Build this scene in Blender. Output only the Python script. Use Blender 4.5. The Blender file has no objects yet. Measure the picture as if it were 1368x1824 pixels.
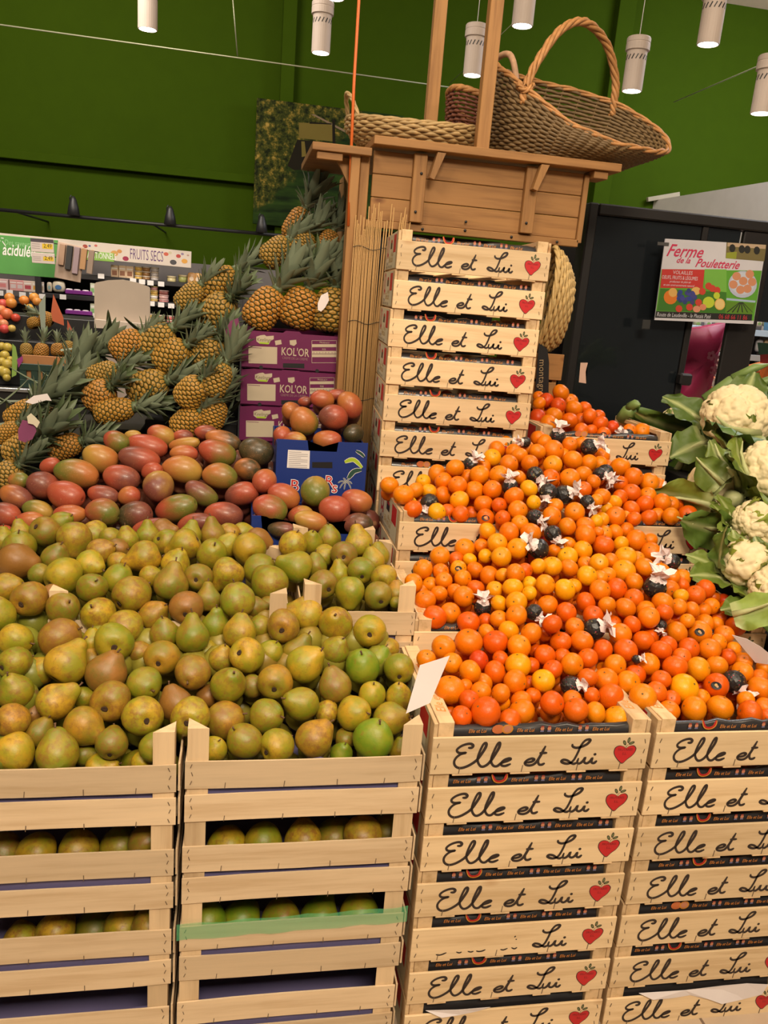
import bpy, bmesh, math, random
import numpy as np
from mathutils import Vector, Matrix, noise as mnoise
random.seed(7); np.random.seed(7)
S = bpy.context.scene
COL = S.collection
# ---------------------------------------------------------------- camera
FPX, YAW, PITCH, ROLL, EYE = 1432.716, .1895, .2634, .0814, 1.7051
def _basis():
    f = np.array([math.sin(YAW)*math.cos(PITCH), math.cos(YAW)*math.cos(PITCH), -math.sin(PITCH)])
    r = np.array([math.cos(YAW), -math.sin(YAW), 0.]); u = np.cross(r, f)
    c, s = math.cos(ROLL), math.sin(ROLL)
    return c*r+s*u, -s*r+c*u, f
CR, CU, CF = _basis(); CC = np.array([0., 0., EYE])
cam = bpy.data.cameras.new('camera'); co = bpy.data.objects.new('camera', cam); COL.objects.link(co)
co.matrix_world = Matrix(((CR[0], CU[0], -CF[0], 0), (CR[1], CU[1], -CF[1], 0), (CR[2], CU[2], -CF[2], EYE), (0, 0, 0, 1)))
cam.sensor_fit = 'VERTICAL'; cam.sensor_height = 24; cam.lens = 24*FPX/1824; cam.clip_start = .05; cam.clip_end = 60
S.camera = co
# ---------------------------------------------------------------- light
S.view_settings.view_transform = 'Standard'; S.view_settings.look = 'None'
S.view_settings.exposure = 0.0; S.view_settings.gamma = 1; S.view_settings.use_curve_mapping = False
w = bpy.data.worlds.new('world'); S.world = w; w.use_nodes = True
w.node_tree.nodes['Background'].inputs[0].default_value = (1, .86, .70, 1)
w.node_tree.nodes['Background'].inputs[1].default_value = .12
def area(name, loc, target, sx, sy, power, color=(1, .84, .64)):
    l = bpy.data.lights.new(name, 'AREA'); l.shape = 'RECTANGLE'; l.size = sx; l.size_y = sy; l.energy = power; l.color = color
    o = bpy.data.objects.new(name, l); COL.objects.link(o); o.location = loc
    o.rotation_euler = (Vector(target)-Vector(loc)).to_track_quat('-Z', 'Y').to_euler(); return o
area('ceiling_light_aisle', (.4, -1.5, 4.3), (.4, 1.7, .5), 1.6, 1.0, 265)
area('ceiling_light_stall', (.3, 1.9, 4.4), (.3, 2.0, 0), 1.6, 1.0, 48)
area('ceiling_light_side', (2.6, 1.2, 4.35), (1.4, 2.2, .8), 1.2, 1.0, 40)
area('ceiling_light_left', (-1.9, .2, 4.3), (.4, 2.3, 1.1), 1.2, 1.0, 75)  # added fill from the left, brightens the printed crate sides; no fixture known
area('ceiling_light_shelves', (-1.5, 4.6, 4.3), (-1.7, 7.4, 1.2), 1.6, .8, 150, (1, .9, .78))
area('ceiling_light_cooler', (4.2, 5.0, 4.2), (4.2, 6.8, .8), 1.6, .8, 140, (.95, .95, 1))
# ---------------------------------------------------------------- helpers
def ray(px, py): return CR*(px-684)/FPX - CU*(py-912)/FPX + CF
def atY(px, py, Y): d = ray(px, py); return CC+d*(Y/d[1])
def atZ(px, py, Z): d = ray(px, py); return CC+d*((Z-EYE)/d[2])
def camvec(a, e):
    a, e = math.radians(a), math.radians(e)
    return Vector(CR*math.cos(e)*math.cos(a)+CU*math.cos(e)*math.sin(a)-CF*math.sin(e)).normalized()
def axis_quat(v, spin=0.): return Vector(v).to_track_quat('Z', 'Y') @ Matrix.Rotation(spin, 3, 'Z').to_quaternion()
def NT(name):
    m = bpy.data.materials.new(name); m.use_nodes = True
    return m, m.node_tree, m.node_tree.nodes['Principled BSDF']
def L(nt, a, b): nt.links.new(a, b)
def N(nt, t, **k):
    n = nt.nodes.new(t)
    for q, v in k.items(): setattr(n, q, v)
    return n
def coords(nt, scale=(1, 1, 1), kind='Object', rnd=True):
    tc = N(nt, 'ShaderNodeTexCoord'); mp = N(nt, 'ShaderNodeMapping'); mp.inputs['Scale'].default_value = scale
    L(nt, tc.outputs[kind], mp.inputs['Vector'])
    if rnd:
        oi = N(nt, 'ShaderNodeObjectInfo'); ml = N(nt, 'ShaderNodeMath', operation='MULTIPLY'); ml.inputs[1].default_value = 37
        L(nt, oi.outputs['Random'], ml.inputs[0]); L(nt, ml.outputs[0], mp.inputs['Location'])
    return mp.outputs[0]
def tex(nt, vec, scale, detail=3, rough=.55):
    n = N(nt, 'ShaderNodeTexNoise'); n.inputs['Scale'].default_value = scale; n.inputs['Detail'].default_value = detail; n.inputs['Roughness'].default_value = rough
    if vec is not None: L(nt, vec, n.inputs['Vector'])
    return n.outputs['Fac']
def ramp(nt, fac, stops):
    r = N(nt, 'ShaderNodeValToRGB'); e = r.color_ramp.elements
    while len(e) < len(stops): e.new(.5)
    for i, (p, c) in enumerate(stops): e[i].position = p; e[i].color = (*c, 1) if len(c) == 3 else c
    L(nt, fac, r.inputs[0]); return r.outputs[0]
def mix(nt, fac, a, b, mode='MIX'):
    n = N(nt, 'ShaderNodeMix', data_type='RGBA', blend_type=mode)
    for i, v in ((0, fac), (6, a), (7, b)):
        if isinstance(v, (int, float)): n.inputs[i].default_value = v
        elif isinstance(v, tuple): n.inputs[i].default_value = (*v, 1)
        else: L(nt, v, n.inputs[i])
    return n.outputs[2]
def bump(nt, h, b, strength=.2, dist=.002):
    n = N(nt, 'ShaderNodeBump'); n.inputs['Strength'].default_value = strength; n.inputs['Distance'].default_value = dist
    L(nt, h, n.inputs['Height']); L(nt, n.outputs[0], b.inputs['Normal'])
_mc = {}
def flat(color, rough=.6, metal=0., emit=0., name='paint', coat=0., spec=.5):
    k = (tuple(color), rough, metal, emit, coat, spec)
    if k not in _mc:
        m, nt, b = NT(name); v = coords(nt, (1, 1, 1))
        f = tex(nt, v, 9, 2); c = mix(nt, f, tuple(x*.93 for x in color), tuple(min(1, x*1.07) for x in color))
        L(nt, c, b.inputs['Base Color']); b.inputs['Roughness'].default_value = rough; b.inputs['Metallic'].default_value = metal
        b.inputs['Coat Weight'].default_value = coat; b.inputs['Specular IOR Level'].default_value = spec
        if emit: b.inputs['Emission Color'].default_value = (*color, 1); b.inputs['Emission Strength'].default_value = emit
        _mc[k] = m
    return _mc[k]
def wood(name, a, b_, ringscale=1., along=0, rough=.65, knots=True):
    m, nt, b = NT(name); sc = [26, 26, 26]; sc[along] = 1.6
    v = coords(nt, tuple(s*ringscale for s in sc)); f = tex(nt, v, 1.6, 4, .6)
    c = ramp(nt, f, [(.32, b_), (.5, a), (.72, tuple(min(1, x*1.1) for x in a))])
    oi = N(nt, 'ShaderNodeObjectInfo'); hv = N(nt, 'ShaderNodeHueSaturation'); ma = N(nt, 'ShaderNodeMapRange')
    ma.inputs['To Min'].default_value = .84; ma.inputs['To Max'].default_value = 1.14
    L(nt, oi.outputs['Random'], ma.inputs[0]); L(nt, ma.outputs[0], hv.inputs['Value']); L(nt, c, hv.inputs['Color']); c = hv.outputs[0]
    if knots:
        sk = [9, 9, 9]; sk[along] = 4.2
        vo = N(nt, 'ShaderNodeTexVoronoi'); vo.inputs['Scale'].default_value = 1.; L(nt, coords(nt, tuple(sk)), vo.inputs['Vector'])
        k = ramp(nt, vo.outputs['Distance'], [(.03, (1, 1, 1)), (.13, (0, 0, 0))])
        c = mix(nt, k, c, tuple(x*y for x, y in zip(b_, (.72, .55, .42))))
    L(nt, c, b.inputs['Base Color']); b.inputs['Roughness'].default_value = rough; bump(nt, f, b, .25, .001); return m
M_PINE = wood('pine_boards', (.72, .535, .315), (.60, .415, .22), along=0)
M_PINEY = wood('pine_ends', (.64, .45, .25), (.50, .33, .16), along=1)
M_POPLAR = wood('poplar_slats', (.63, .475, .30), (.54, .385, .225), along=0, knots=False)
M_POPLARZ = wood('poplar_posts', (.64, .47, .28), (.52, .36, .20), along=2, knots=False)
M_KIOSK = wood('kiosk_pine', (.29, .142, .043), (.21, .097, .027), along=0)
M_KIOSKZ = wood('kiosk_pine_upright', (.32, .158, .048), (.23, .105, .029), along=2, knots=False)
M_SIDE = flat((.60, .56, .40), .6, name='printed_side')
M_INK = flat((.028, .016, .012), .7, name='ink'); M_RED = flat((.50, .012, .015), .6, name='red_ink'); M_DKRED = flat((.12, .005, .008), .7)
M_WHITE = flat((.80, .76, .74), .6, name='white'); M_BLACK = flat((.008, .008, .009), .5, name='black'); M_ORPRINT = flat((.75, .27, .05), .6)
def finish(bm, name, smooth=False, auto=None):
    me = bpy.data.meshes.new(name); bmesh.ops.recalc_face_normals(bm, faces=bm.faces); bm.to_mesh(me); bm.free()
    if smooth:
        for p in me.polygons: p.use_smooth = True
    return me
def pyd(name, v, f, smooth=False):
    me = bpy.data.meshes.new(name); me.from_pydata([tuple(x) for x in v], [], f); me.validate(); me.update()
    if smooth:
        for p in me.polygons: p.use_smooth = True
    return me
def add(name, me, parent=None, mat=None, loc=None, rot=None, scale=None, **props):
    o = bpy.data.objects.new(name, me); COL.objects.link(o)
    if parent is not None: o.parent = parent
    if loc is not None: o.location = loc
    if rot is not None:
        if isinstance(rot, (tuple, list)): o.rotation_euler = rot
        else: o.rotation_mode = 'QUATERNION'; o.rotation_quaternion = rot
    if scale is not None: o.scale = (scale,)*3 if isinstance(scale, (int, float)) else scale
    if mat is not None and me is not None and not me.materials: me.materials.append(mat)
    for k, v in props.items(): o[k] = v
    return o
def thing(name, label, cat, loc=(0, 0, 0), rot=None, group=None, scale=None):
    o = add(name, None, None, None, loc, rot, scale, label=label, category=cat)
    if group: o['group'] = group
    o.empty_display_size = .05
    return o
def tagged(name, me, mat, label, cat, loc=None, rot=None, group=None, scale=None):
    o = add(name, me, None, mat, loc, rot, scale, label=label, category=cat)
    if group: o['group'] = group
    return o
def struct(name, me, mat, **k): return add(name, me, None, mat, kind='structure', **k)
def clone(o, parent=None, **props):
    c = o.copy(); COL.objects.link(c)
    if parent is not None: c.parent = parent
    for k, v in props.items(): c[k] = v
    for ch in o.children: clone(ch, c)
    return c
def box_bm(bm, x0, x1, y0, y1, z0, z1):
    vs = [bm.verts.new(p) for p in ((x0, y0, z0), (x1, y0, z0), (x1, y1, z0), (x0, y1, z0), (x0, y0, z1), (x1, y0, z1), (x1, y1, z1), (x0, y1, z1))]
    for f in ((0, 3, 2, 1), (4, 5, 6, 7), (0, 1, 5, 4), (1, 2, 6, 5), (2, 3, 7, 6), (3, 0, 4, 7)): bm.faces.new([vs[i] for i in f])
    return vs
def box(name, x0, x1, y0, y1, z0, z1, bev=.0015):
    bm = bmesh.new(); box_bm(bm, x0, x1, y0, y1, z0, z1)
    if bev: bmesh.ops.bevel(bm, geom=list(bm.edges), offset=bev, segments=1, affect='EDGES')
    return finish(bm, name)
def prism(name, pts, y0, y1, axis='y'):
    """outline in x,z extruded along y (or in x,y extruded along z)."""
    bm = bmesh.new(); n = len(pts)
    mk = (lambda p, t: (p[0], t, p[1])) if axis == 'y' else (lambda p, t: (p[0], p[1], t))
    a = [bm.verts.new(mk(p, y0)) for p in pts]; b = [bm.verts.new(mk(p, y1)) for p in pts]
    bm.faces.new(a); bm.faces.new(b[::-1])
    for i in range(n): bm.faces.new((a[i], b[i], b[(i+1) % n], a[(i+1) % n]))
    bmesh.ops.triangulate(bm, faces=[f for f in bm.faces if len(f.verts) > 4])
    return finish(bm, name)
def lathe(name, prof, seg=20, jit=0., smooth=True, seed=0):
    v, f = [], []; rs = random.Random(seed); n = len(prof)
    ph = [rs.uniform(0, 6.28) for _ in range(4)]
    for i, (r, z) in enumerate(prof):
        for j in range(seg):
            a = 2*math.pi*j/seg
            k = 1+jit*(math.sin(2*a+ph[0]+z)*.6+math.sin(3*a+ph[1]-2*z)*.4)
            v.append((r*k*math.cos(a), r*k*math.sin(a), z+jit*.4*r*math.sin(a+ph[2])))
    for i in range(n-1):
        for j in range(seg): f.append((i*seg+j, i*seg+(j+1) % seg, (i+1)*seg+(j+1) % seg, (i+1)*seg+j))
    f.append(tuple(range(seg))[::-1]); f.append(tuple(range((n-1)*seg, n*seg)))
    return pyd(name, v, f, smooth)
def tube_geo(pts, rad, seg=6, close=False):
    """swept tube; rad is a number or list; returns verts, faces"""
    pts = [np.array(p, float) for p in pts]; n = len(pts); v, f = [], []
    up = np.array([.13, .21, .97])
    for i, p in enumerate(pts):
        t = (pts[(i+1) % n]-pts[i-1]) if close else (pts[min(i+1, n-1)]-pts[max(i-1, 0)])
        t = t/(np.linalg.norm(t)+1e-9); s = np.cross(t, up)
        if np.linalg.norm(s) < .1: s = np.cross(t, np.array([1., 0, 0]))
        s /= np.linalg.norm(s); q = np.cross(s, t); r = rad[i] if hasattr(rad, '__len__') else rad
        for j in range(seg):
            a = 2*math.pi*j/seg; v.append(p+r*(math.cos(a)*s+math.sin(a)*q))
    m = n if close else n-1
    for i in range(m):
        for j in range(seg):
            k = (i+1) % n; f.append((i*seg+j, i*seg+(j+1) % seg, k*seg+(j+1) % seg, k*seg+j))
    if not close: f.append(tuple(range(seg))[::-1]); f.append(tuple(range((n-1)*seg, n*seg)))
    return v, f
class Geo:
    def __init__(s): s.v, s.f = [], []
    def put(s, vf):
        o = len(s.v); s.v += list(vf[0]); s.f += [tuple(i+o for i in q) for q in vf[1]]; return s
    def mesh(s, name, smooth=True): return pyd(name, s.v, s.f, smooth)
def tube(name, pts, rad, seg=8, close=False): return Geo().put(tube_geo(pts, rad, seg, close)).mesh(name)
def catmull(p, k=5, close=False):
    out, n = [], len(p); p = [np.array(q, float) for q in p]
    for i in range(n if close else n-1):
        a, b, c, d = (p[(i-1) % n], p[i], p[(i+1) % n], p[(i+2) % n]) if close else (p[max(i-1, 0)], p[i], p[i+1], p[min(i+2, n-1)])
        for j in range(k):
            t = j/k; out.append(.5*((2*b)+(-a+c)*t+(2*a-5*b+4*c-d)*t*t+(-a+3*b-3*c+d)*t**3))
    if not close: out.append(p[-1])
    return out
class Flat:
    """flat print: polygons in local x,z facing -y, each layer a hair prouder than the last"""
    def __init__(s): s.v, s.f, s.mi, s.mats, s.k = [], [], [], [], 0
    def slot(s, m):
        if m not in s.mats: s.mats.append(m)
        return s.mats.index(m)
    def poly(s, pts, m, lift=None):
        s.k += 1; y = -.0004-.00002*s.k if lift is None else -lift; o = len(s.v)
        s.v += [(p[0], y, p[1]) for p in pts]; s.f.append(tuple(range(o, o+len(pts)))); s.mi.append(s.slot(m)); return s
    def rect(s, x0, z0, x1, z1, m): return s.poly([(x0, z0), (x1, z0), (x1, z1), (x0, z1)], m)
    def disc(s, x, z, rx, rz, m, n=14): return s.poly([(x+rx*math.cos(6.2832*i/n), z+rz*math.sin(6.2832*i/n)) for i in range(n)], m)
    def stroke(s, pts, wd, m, k=5, taper=True):
        c = catmull(pts, k); n = len(c); s.k += 1; y = -.0004-.00002*s.k; o = len(s.v); mi = s.slot(m)
        for i, p in enumerate(c):
            t = c[min(i+1, n-1)]-c[max(i-1, 0)]; t = t/(np.linalg.norm(t)+1e-9); q = np.array([-t[1], t[0]])
            h = wd/2*(1 if not taper else min(1, .55+.45*min(i, n-1-i)/3))*(1+.12*t[1])
            s.v += [(p[0]+q[0]*h, y, p[1]+q[1]*h), (p[0]-q[0]*h, y, p[1]-q[1]*h)]
        for i in range(n-1): s.f.append((o+2*i, o+2*i+1, o+2*i+3, o+2*i+2)); s.mi.append(mi)
        return s
    def text(s, st, x, z, size, m, shear=0., align='LEFT', bold=0., sx=1.):
        me = text_mesh(st, size, shear, align, bold); s.k += 1; y = -.0004-.00002*s.k; o = len(s.v); mi = s.slot(m)
        s.v += [(x+p.co.x*sx, y, z+p.co.y) for p in me.vertices]
        for p in me.polygons: s.f.append(tuple(o+i for i in p.vertices)); s.mi.append(mi)
        return s
    def mesh(s, name):
        me = bpy.data.meshes.new(name); me.from_pydata(s.v, [], s.f)
        for m in s.mats: me.materials.append(m)
        for p, i in zip(me.polygons, s.mi): p.material_index = i
        bm = bmesh.new(); bm.from_mesh(me)
        for f in bm.faces:
            f.normal_update()
            if f.normal.y > 0: f.normal_flip()
        bm.to_mesh(me); bm.free(); return me
_tm = {}
def text_mesh(st, size, shear=0., align='LEFT', bold=0.):
    k = (st, round(size, 5), shear, align, bold)
    if k not in _tm:
        c = bpy.data.curves.new('lettering', 'FONT'); c.body = st; c.size = size; c.shear = shear; c.align_x = align; c.offset = bold; c.resolution_u = 2
        o = bpy.data.objects.new('lettering', c); COL.objects.link(o); bpy.context.view_layer.update()
        _tm[k] = bpy.data.meshes.new_from_object(o.evaluated_get(bpy.context.evaluated_depsgraph_get()))
        bpy.data.objects.remove(o); bpy.data.curves.remove(c)
    return _tm[k]
ORD = 'first second third fourth fifth sixth seventh eighth ninth tenth eleventh twelfth thirteenth fourteenth fifteenth sixteenth seventeenth eighteenth nineteenth twentieth'.split()
ORD += ['twenty-'+o for o in ORD[:9]]+['thirtieth']+['thirty-'+o for o in ORD[:9]]
# ================================================================= room
def quad(name, a, b, c, d): return pyd(name, [a, b, c, d], [(0, 1, 2, 3)])
M_GREEN = flat((.027, .053, .0005), .85, name='green_wall_paint', spec=.08)
struct('wall_back', box('wall_back', -8, 7, 7.6, 7.7, 0, 4.474, 0), M_GREEN)
struct('trim_1', box('trim_1', .262, .375, 7.5, 7.6, 0, 4.47, .004), M_GREEN)
struct('trim_2', box('trim_2', 3.16, 3.32, 7.5, 7.6, 2.0, 4.47, .004), M_GREEN)
struct('trim_3', box('trim_3', -8, .262, 7.52, 7.6, 2.535, 2.60, .004), M_GREEN)
M_CEIL = flat((.62, .50, .36), .8, name='ceiling_paint')
struct('ceiling', box('ceiling', -8, 7, -3, 7.7, 4.474, 4.55, 0), M_CEIL)
m, nt, b = NT('floor_tiles'); v = coords(nt, (1, 1, 1), 'Object', False)
br = N(nt, 'ShaderNodeTexBrick'); br.offset = 0; br.inputs['Scale'].default_value = 1.; br.inputs['Brick Width'].default_value = .6; br.inputs['Row Height'].default_value = .6
br.inputs['Mortar Size'].default_value = .004; br.inputs['Color1'].default_value = (.50, .39, .28, 1); br.inputs['Color2'].default_value = (.47, .36, .26, 1); br.inputs['Mortar'].default_value = (.16, .11, .08, 1)
L(nt, v, br.inputs['Vector']); L(nt, br.outputs['Color'], b.inputs['Base Color']); b.inputs['Roughness'].default_value = .35
struct('floor', box('floor', -8, 7, -3, 7.7, -.1, 0, 0), m)
A_ = atY(1165, 355, 7.6); B_ = np.array([3.93, 6.0, 0]); dd = (B_-A_)*[1, 1, 0]; E_ = A_+dd*2.2
zt = 2.765
bm = bmesh.new()
for p in (A_, E_): pass
pts = [(A_[0], A_[1]), (E_[0], E_[1]), (E_[0]+.5, E_[1]), (A_[0]+3, A_[1])]
bm.free()
struct('wall_right', prism('wall_right', pts, 0, zt, 'z'), flat((.60, .57, .54), .7, name='white_wall'))
g = atY(1185, 350, 7.5)
tagged('emergency_sign', box('emergency_sign', -.16, .16, -.02, .02, -.02, .02, .003), flat((.25, .22, .15), .6), 'slim grey bar fixed on green wall above white wall', 'wall bar', tuple(g+np.array([0, .04, 0])), (0, math.radians(-14), 0))
# ================================================================= clementine crates
CW, CD, CH = .496, .385, .122
M_LINER = flat((.022, .020, .021), .32, name='dark_paper', coat=.25)
pz = lambda q, ox=0, oz=0, Y=1.461, X0=.4248, Z0=.729: (lambda p: (p[0]-X0, p[2]-Z0))(atY(q[0], q[1], Y))
c1 = lambda l: [pz((780+x/6.218, 1300+y/6.218)) for x, y in l]
c2 = lambda l: [pz((980+x/7.2, 1300+y/7.2)) for x, y in l]
STROKES = {'E': c1([(330, 180), (370, 180), (386, 158), (365, 138), (318, 140), (255, 163), (210, 200), (218, 230), (255, 240), (308, 236), (255, 250), (205, 285), (178, 330), (185, 375), (222, 402), (278, 400), (350, 370), (425, 318), (485, 240), (527, 170), (530, 132), (505, 137), (470, 200), (440, 280), (440, 340), (470, 385), (512, 384), (565, 345), (625, 260), (672, 180), (682, 130), (662, 132), (630, 190), (592, 280), (587, 340), (612, 380), (652, 383), (700, 348), (765, 326), (800, 306), (780, 298), (732, 314), (697, 348), (702, 375), (742, 381), (803, 358)]),
  'e': c1([(962, 346), (1030, 335), (1060, 312), (1035, 300), (988, 315), (957, 345), (972, 370), (1020, 375), (1070, 352), (1120, 285), (1188, 160)]),
  't': c1([(1188, 160), (1145, 235), (1107, 315), (1110, 360), (1140, 368), (1178, 350)]), 'x': c1([(1118, 238), (1160, 238), (1205, 237)]),
  'L': c2([(278, 160), (280, 192), (325, 210), (395, 196), (465, 162), (504, 118), (488, 103), (440, 118), (388, 180), (342, 280), (292, 368), (240, 408), (182, 410), (137, 386), (160, 363), (212, 372), (252, 400), (292, 415), (332, 398)]),
  'u': c2([(356, 340), (337, 398), (366, 410), (410, 380), (442, 335), (426, 388), (456, 408), (500, 384), (532, 342), (520, 392), (550, 405), (590, 374)])}
def lettering(kind):
    F = Flat(); wd = .0062
    if kind == 'worn':
        for l in ([(215, 395), (245, 405), (285, 400), (340, 378)], [(455, 375), (490, 388), (520, 378)], [(590, 372), (625, 384), (660, 376)], [(690, 372), (720, 382), (760, 378), (800, 362)], [(975, 368), (1010, 376), (1060, 358)], [(1105, 352), (1140, 368), (1172, 352)], [(1140, 220), (1160, 205)], [(1155, 250), (1170, 248)]): F.stroke(c1(l), .0036, M_INK)
    elif kind == 'Elle': F.stroke(STROKES['E'], wd, M_INK); return F.mesh('lettering')
    elif kind == 'et':
        for k in 'etx': F.stroke(STROKES[k], wd, M_INK)
        return F.mesh('lettering')
    if kind == 'worn': return F.mesh('lettering')
    F.stroke(STROKES['L'], wd, M_INK); F.stroke(STROKES['u'], wd, M_INK)
    d = c2([(565, 293)])[0]; F.disc(d[0], d[1], .0036, .0033, M_INK)
    return F.mesh('lettering')
def heart_mesh():
    F = Flat(); o = c2([(912, 414), (862, 380), (818, 320), (803, 262), (826, 203), (885, 180), (940, 196), (962, 214), (1005, 188), (1062, 178), (1094, 214), (1080, 262), (1040, 312), (975, 360)])
    cx = sum(p[0] for p in o)/len(o); cz = sum(p[1] for p in o)/len(o); o = [tuple(q) for q in catmull(o, 3, True)]
    F.poly(o, M_INK); F.poly([(cx+(x-cx)*.93, cz+(z-cz)*.93) for x, z in o], M_RED)
    for (x, y, rx, rz, an) in ((945, 146, .0028, .0056, .5), (1000, 112, .0028, .0058, -.1), (1034, 148, .0058, .0028, .35)):
        q = c2([(x, y)])[0]
        for s, mm in ((1.25, M_INK), (.8, flat((.14, .16, .06), .7))):
            F.poly([(q[0]+(rx*math.cos(t)*math.cos(an)-rz*math.sin(t)*math.sin(an))*s, q[1]+(rx*math.cos(t)*math.sin(an)+rz*math.sin(t)*math.cos(an))*s) for t in [6.2832*i/10 for i in range(10)]], mm)
    F.stroke(c2([(958, 210), (966, 190), (990, 165)]), .0013, M_INK, 2)
    F.text('FRUTARES', cx-.0178, cz+.003, .0085, M_DKRED, sx=.9); F.text('S.L.', cx-.006, cz-.007, .0085, M_DKRED)
    return F.mesh('heart_print')
def side_print_mesh():
    F = Flat(); blue = flat((.03, .05, .22), .6); gold = flat((.5, .3, .05), .6); grey = flat((.18, .15, .11), .7); pink = flat((.45, .03, .07), .6)
    F.rect(.03, .004, .352, .116, M_SIDE)
    F.rect(.262, .054, .338, .110, M_RED); F.disc(.092, .080, .030, .034, pink, 18); F.disc(.092, .080, .020, .024, M_SIDE, 16)
    F.stroke([(.083, .068), (.1, .085), (.108, .1)], .006, pink, 2); F.rect(.170, .068, .222, .094, M_BLACK); F.rect(.178, .088, .214, .098, M_RED)  # black patch painted in for the dark inside of the hand hole
    for x in (.072, .108): F.rect(x, .04, x+.012, .056, M_RED); F.rect(x, .026, x+.012, .04, M_WHITE); F.rect(x, .018, x+.012, .027, blue)
    F.text('Elle et Lui', .14, .025, .03, gold, .3); F.text('Elle et Lui', .2, .045, .018, gold, .3)
    F.text('CLEMENTINES   FRUTARES S.L.   ESPAÑA', .05, .007, .0115, grey)
    return F.mesh('side_print')
def liner_mesh(seed):
    rs = random.Random(seed); bm = bmesh.new(); g = []
    n = 14
    for i in range(n+1):
        x = .047+(CW-.094)*i/n; top = .1045+rs.uniform(-.006, .003)
        if i in (0, n): top = .103
        col = [bm.verts.new((x, .010+rs.uniform(0, .001), .01)), bm.verts.new((x, .0085, .082)), bm.verts.new((x, .0105+rs.uniform(0, .004), top-.004)), bm.verts.new((x, .020+rs.uniform(0, .006), top)), bm.verts.new((x, .05, top-.018))]
        g.append(col)
    for i in range(n):
        for j in range(4): bm.faces.new((g[i][j], g[i+1][j], g[i+1][j+1], g[i][j+1]))
    me = finish(bm, 'paper_liner', True); return me
def liner_print(seed, cut=0):
    rs = random.Random(seed); F = Flat(); x = .062+rs.uniform(-.01, .02); k = rs.randrange(3)
    pk = flat((.55, .22, .12), .6); dk = flat((.30, .04, .03), .6); bl = flat((.18, .17, .28), .6); ye = flat((.60, .24, .03), .5); fr = flat((.58, .16, .05), .5)
    big = rs.randrange(2, 6)
    while x < CW-.085:
        if k % 3 == 0 or k % 3 == 2 and rs.random() < .4: F.text('Elle et Lui', x, .0905, .0125, M_ORPRINT, .25, sx=.80); x += .052
        elif k % 3 == 1:
            for q in (0, .016): F.disc(x+.006+q, .0975, .0045, .005, pk, 9); F.disc(x+.006+q, .1025, .004, .002, dk, 7); F.rect(x+.002+q, .0895, x+.010+q, .0935, bl)
            x += .035
        k += 1
        if k == big and rs.random() < .75:
            if rs.random() < .5: F.stroke([(x, .110), (x+.008, .094), (x+.02, .0905), (x+.031, .096), (x+.034, .110)], .007, ye, 5); F.stroke([(x+.001, .110), (x+.009, .095), (x+.02, .0917), (x+.03, .0968), (x+.033, .110)], .0042, M_RED, 5); x += .045
            else: F.disc(x+.014, .098, .014, .011, fr, 12); F.disc(x+.035, .098, .013, .0115, ye, 12); F.disc(x+.035, .098, .009, .0085, pk, 12); x += .056
    return F.mesh('liner_print')
def staple_mesh(pts):
    bm = bmesh.new()
    for x, z, h, t in pts:
        vs = box_bm(bm, x-.0007, x+.0007, -.0012, .0004, z-h/2, z+h/2)
        for v_ in vs: v_.co.x += (v_.co.z-z)*t
    return finish(bm, 'staple')
FB = box('front_board', 0, CW, -.006, 0, 0, .088, .0012); BB = box('back_board', 0, CW, CD-.006, CD, 0, .088, .0012)
EP = box('end_panel', .001, .010, .0005, CD-.0065, .002, .118, .001)
CBK = box('corner_block', 0, .034, 0, .028, 0, .121, .0012); RAIL = box('end_rail', 0, .034, .029, CD-.036, .106, .1195, .001)
BSL = box('bottom_slat', 0, .045, -.006, CD-.001, -.0045, -.0002, .0008)
LET, WORN, HEART, SIDEP = [lettering(k) for k in ('Elle', 'et', 'Lui')], lettering('worn'), heart_mesh(), side_print_mesh()
F = Flat(); F.text('Elle et Lui  Elle et Lui', 0, 0, .030, M_ORPRINT, .25); RAILP = F.mesh('rail_print')
LIN = [liner_mesh(i) for i in range(3)]; LPR = [liner_print(i+20) for i in range(7)]
STA = staple_mesh([(.012, .07, .010, .3), (.013, .045, .010, -.2), (.011, .018, .010, .3), (.484, .07, .010, -.3), (.485, .045, .01, .2), (.483, .02, .01, -.2), (.064, .010, .016, .1), (.205, .010, .016, .1), (.332, .010, .016, .1), (.432, .010, .016, .1)])
M_STAPLE = flat((.16, .11, .07), .5, .3, name='staple_metal')
def clementine_crate(x, y, z, rz, label, i, worn=False, bare=False):
    t = thing('clementine_crate', label, 'crate', (x, y, z), (0, 0, rz), 'stacked clementine crates')
    fb = add('front_board', FB, t, M_PINE)
    for l_ in ([WORN, LET[2]] if worn else LET): o_ = add('lettering', l_, fb, loc=(0, -.006, 0)); o_['kind'] = 'stuff' if l_ is WORN else 'thing'
    add('heart_print', HEART, fb, loc=(0, -.006, 0)); add('staple', STA, fb, M_STAPLE, loc=(0, -.006, 0), kind='stuff')
    add('back_board', BB, t, M_PINE)
    for s, xx in ((0, 0), (1, CW-.011)):
        ep = add('end_panel', EP, t, M_PINEY, (xx, 0, 0))
        if s == 0: add('side_print', SIDEP, ep, None, (.0005, CD, 0), (0, 0, -math.pi/2))
    for xx in (.011, CW-.045):
        for yy in (.0005, CD-.035): add('corner_block', CBK, t, M_PINEY, (xx, yy, 0))
        rl = add('end_rail', RAIL, t, M_PINEY, (xx, 0, 0)); add('rail_print', RAILP, rl, None, (.027, .045, .1195), (-math.pi/2, 0, math.pi/2))
    for xx in (.05, .18, .31, .41): add('bottom_slat', BSL, t, M_PINEY, (xx, 0, 0))
    pl = add('paper_liner', LIN[i % 3], t, M_LINER)
    if not bare: add('liner_print', LPR[i % 7], pl, None, (0, .0080, 0))
    return t
jx = random.Random(3)
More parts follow.
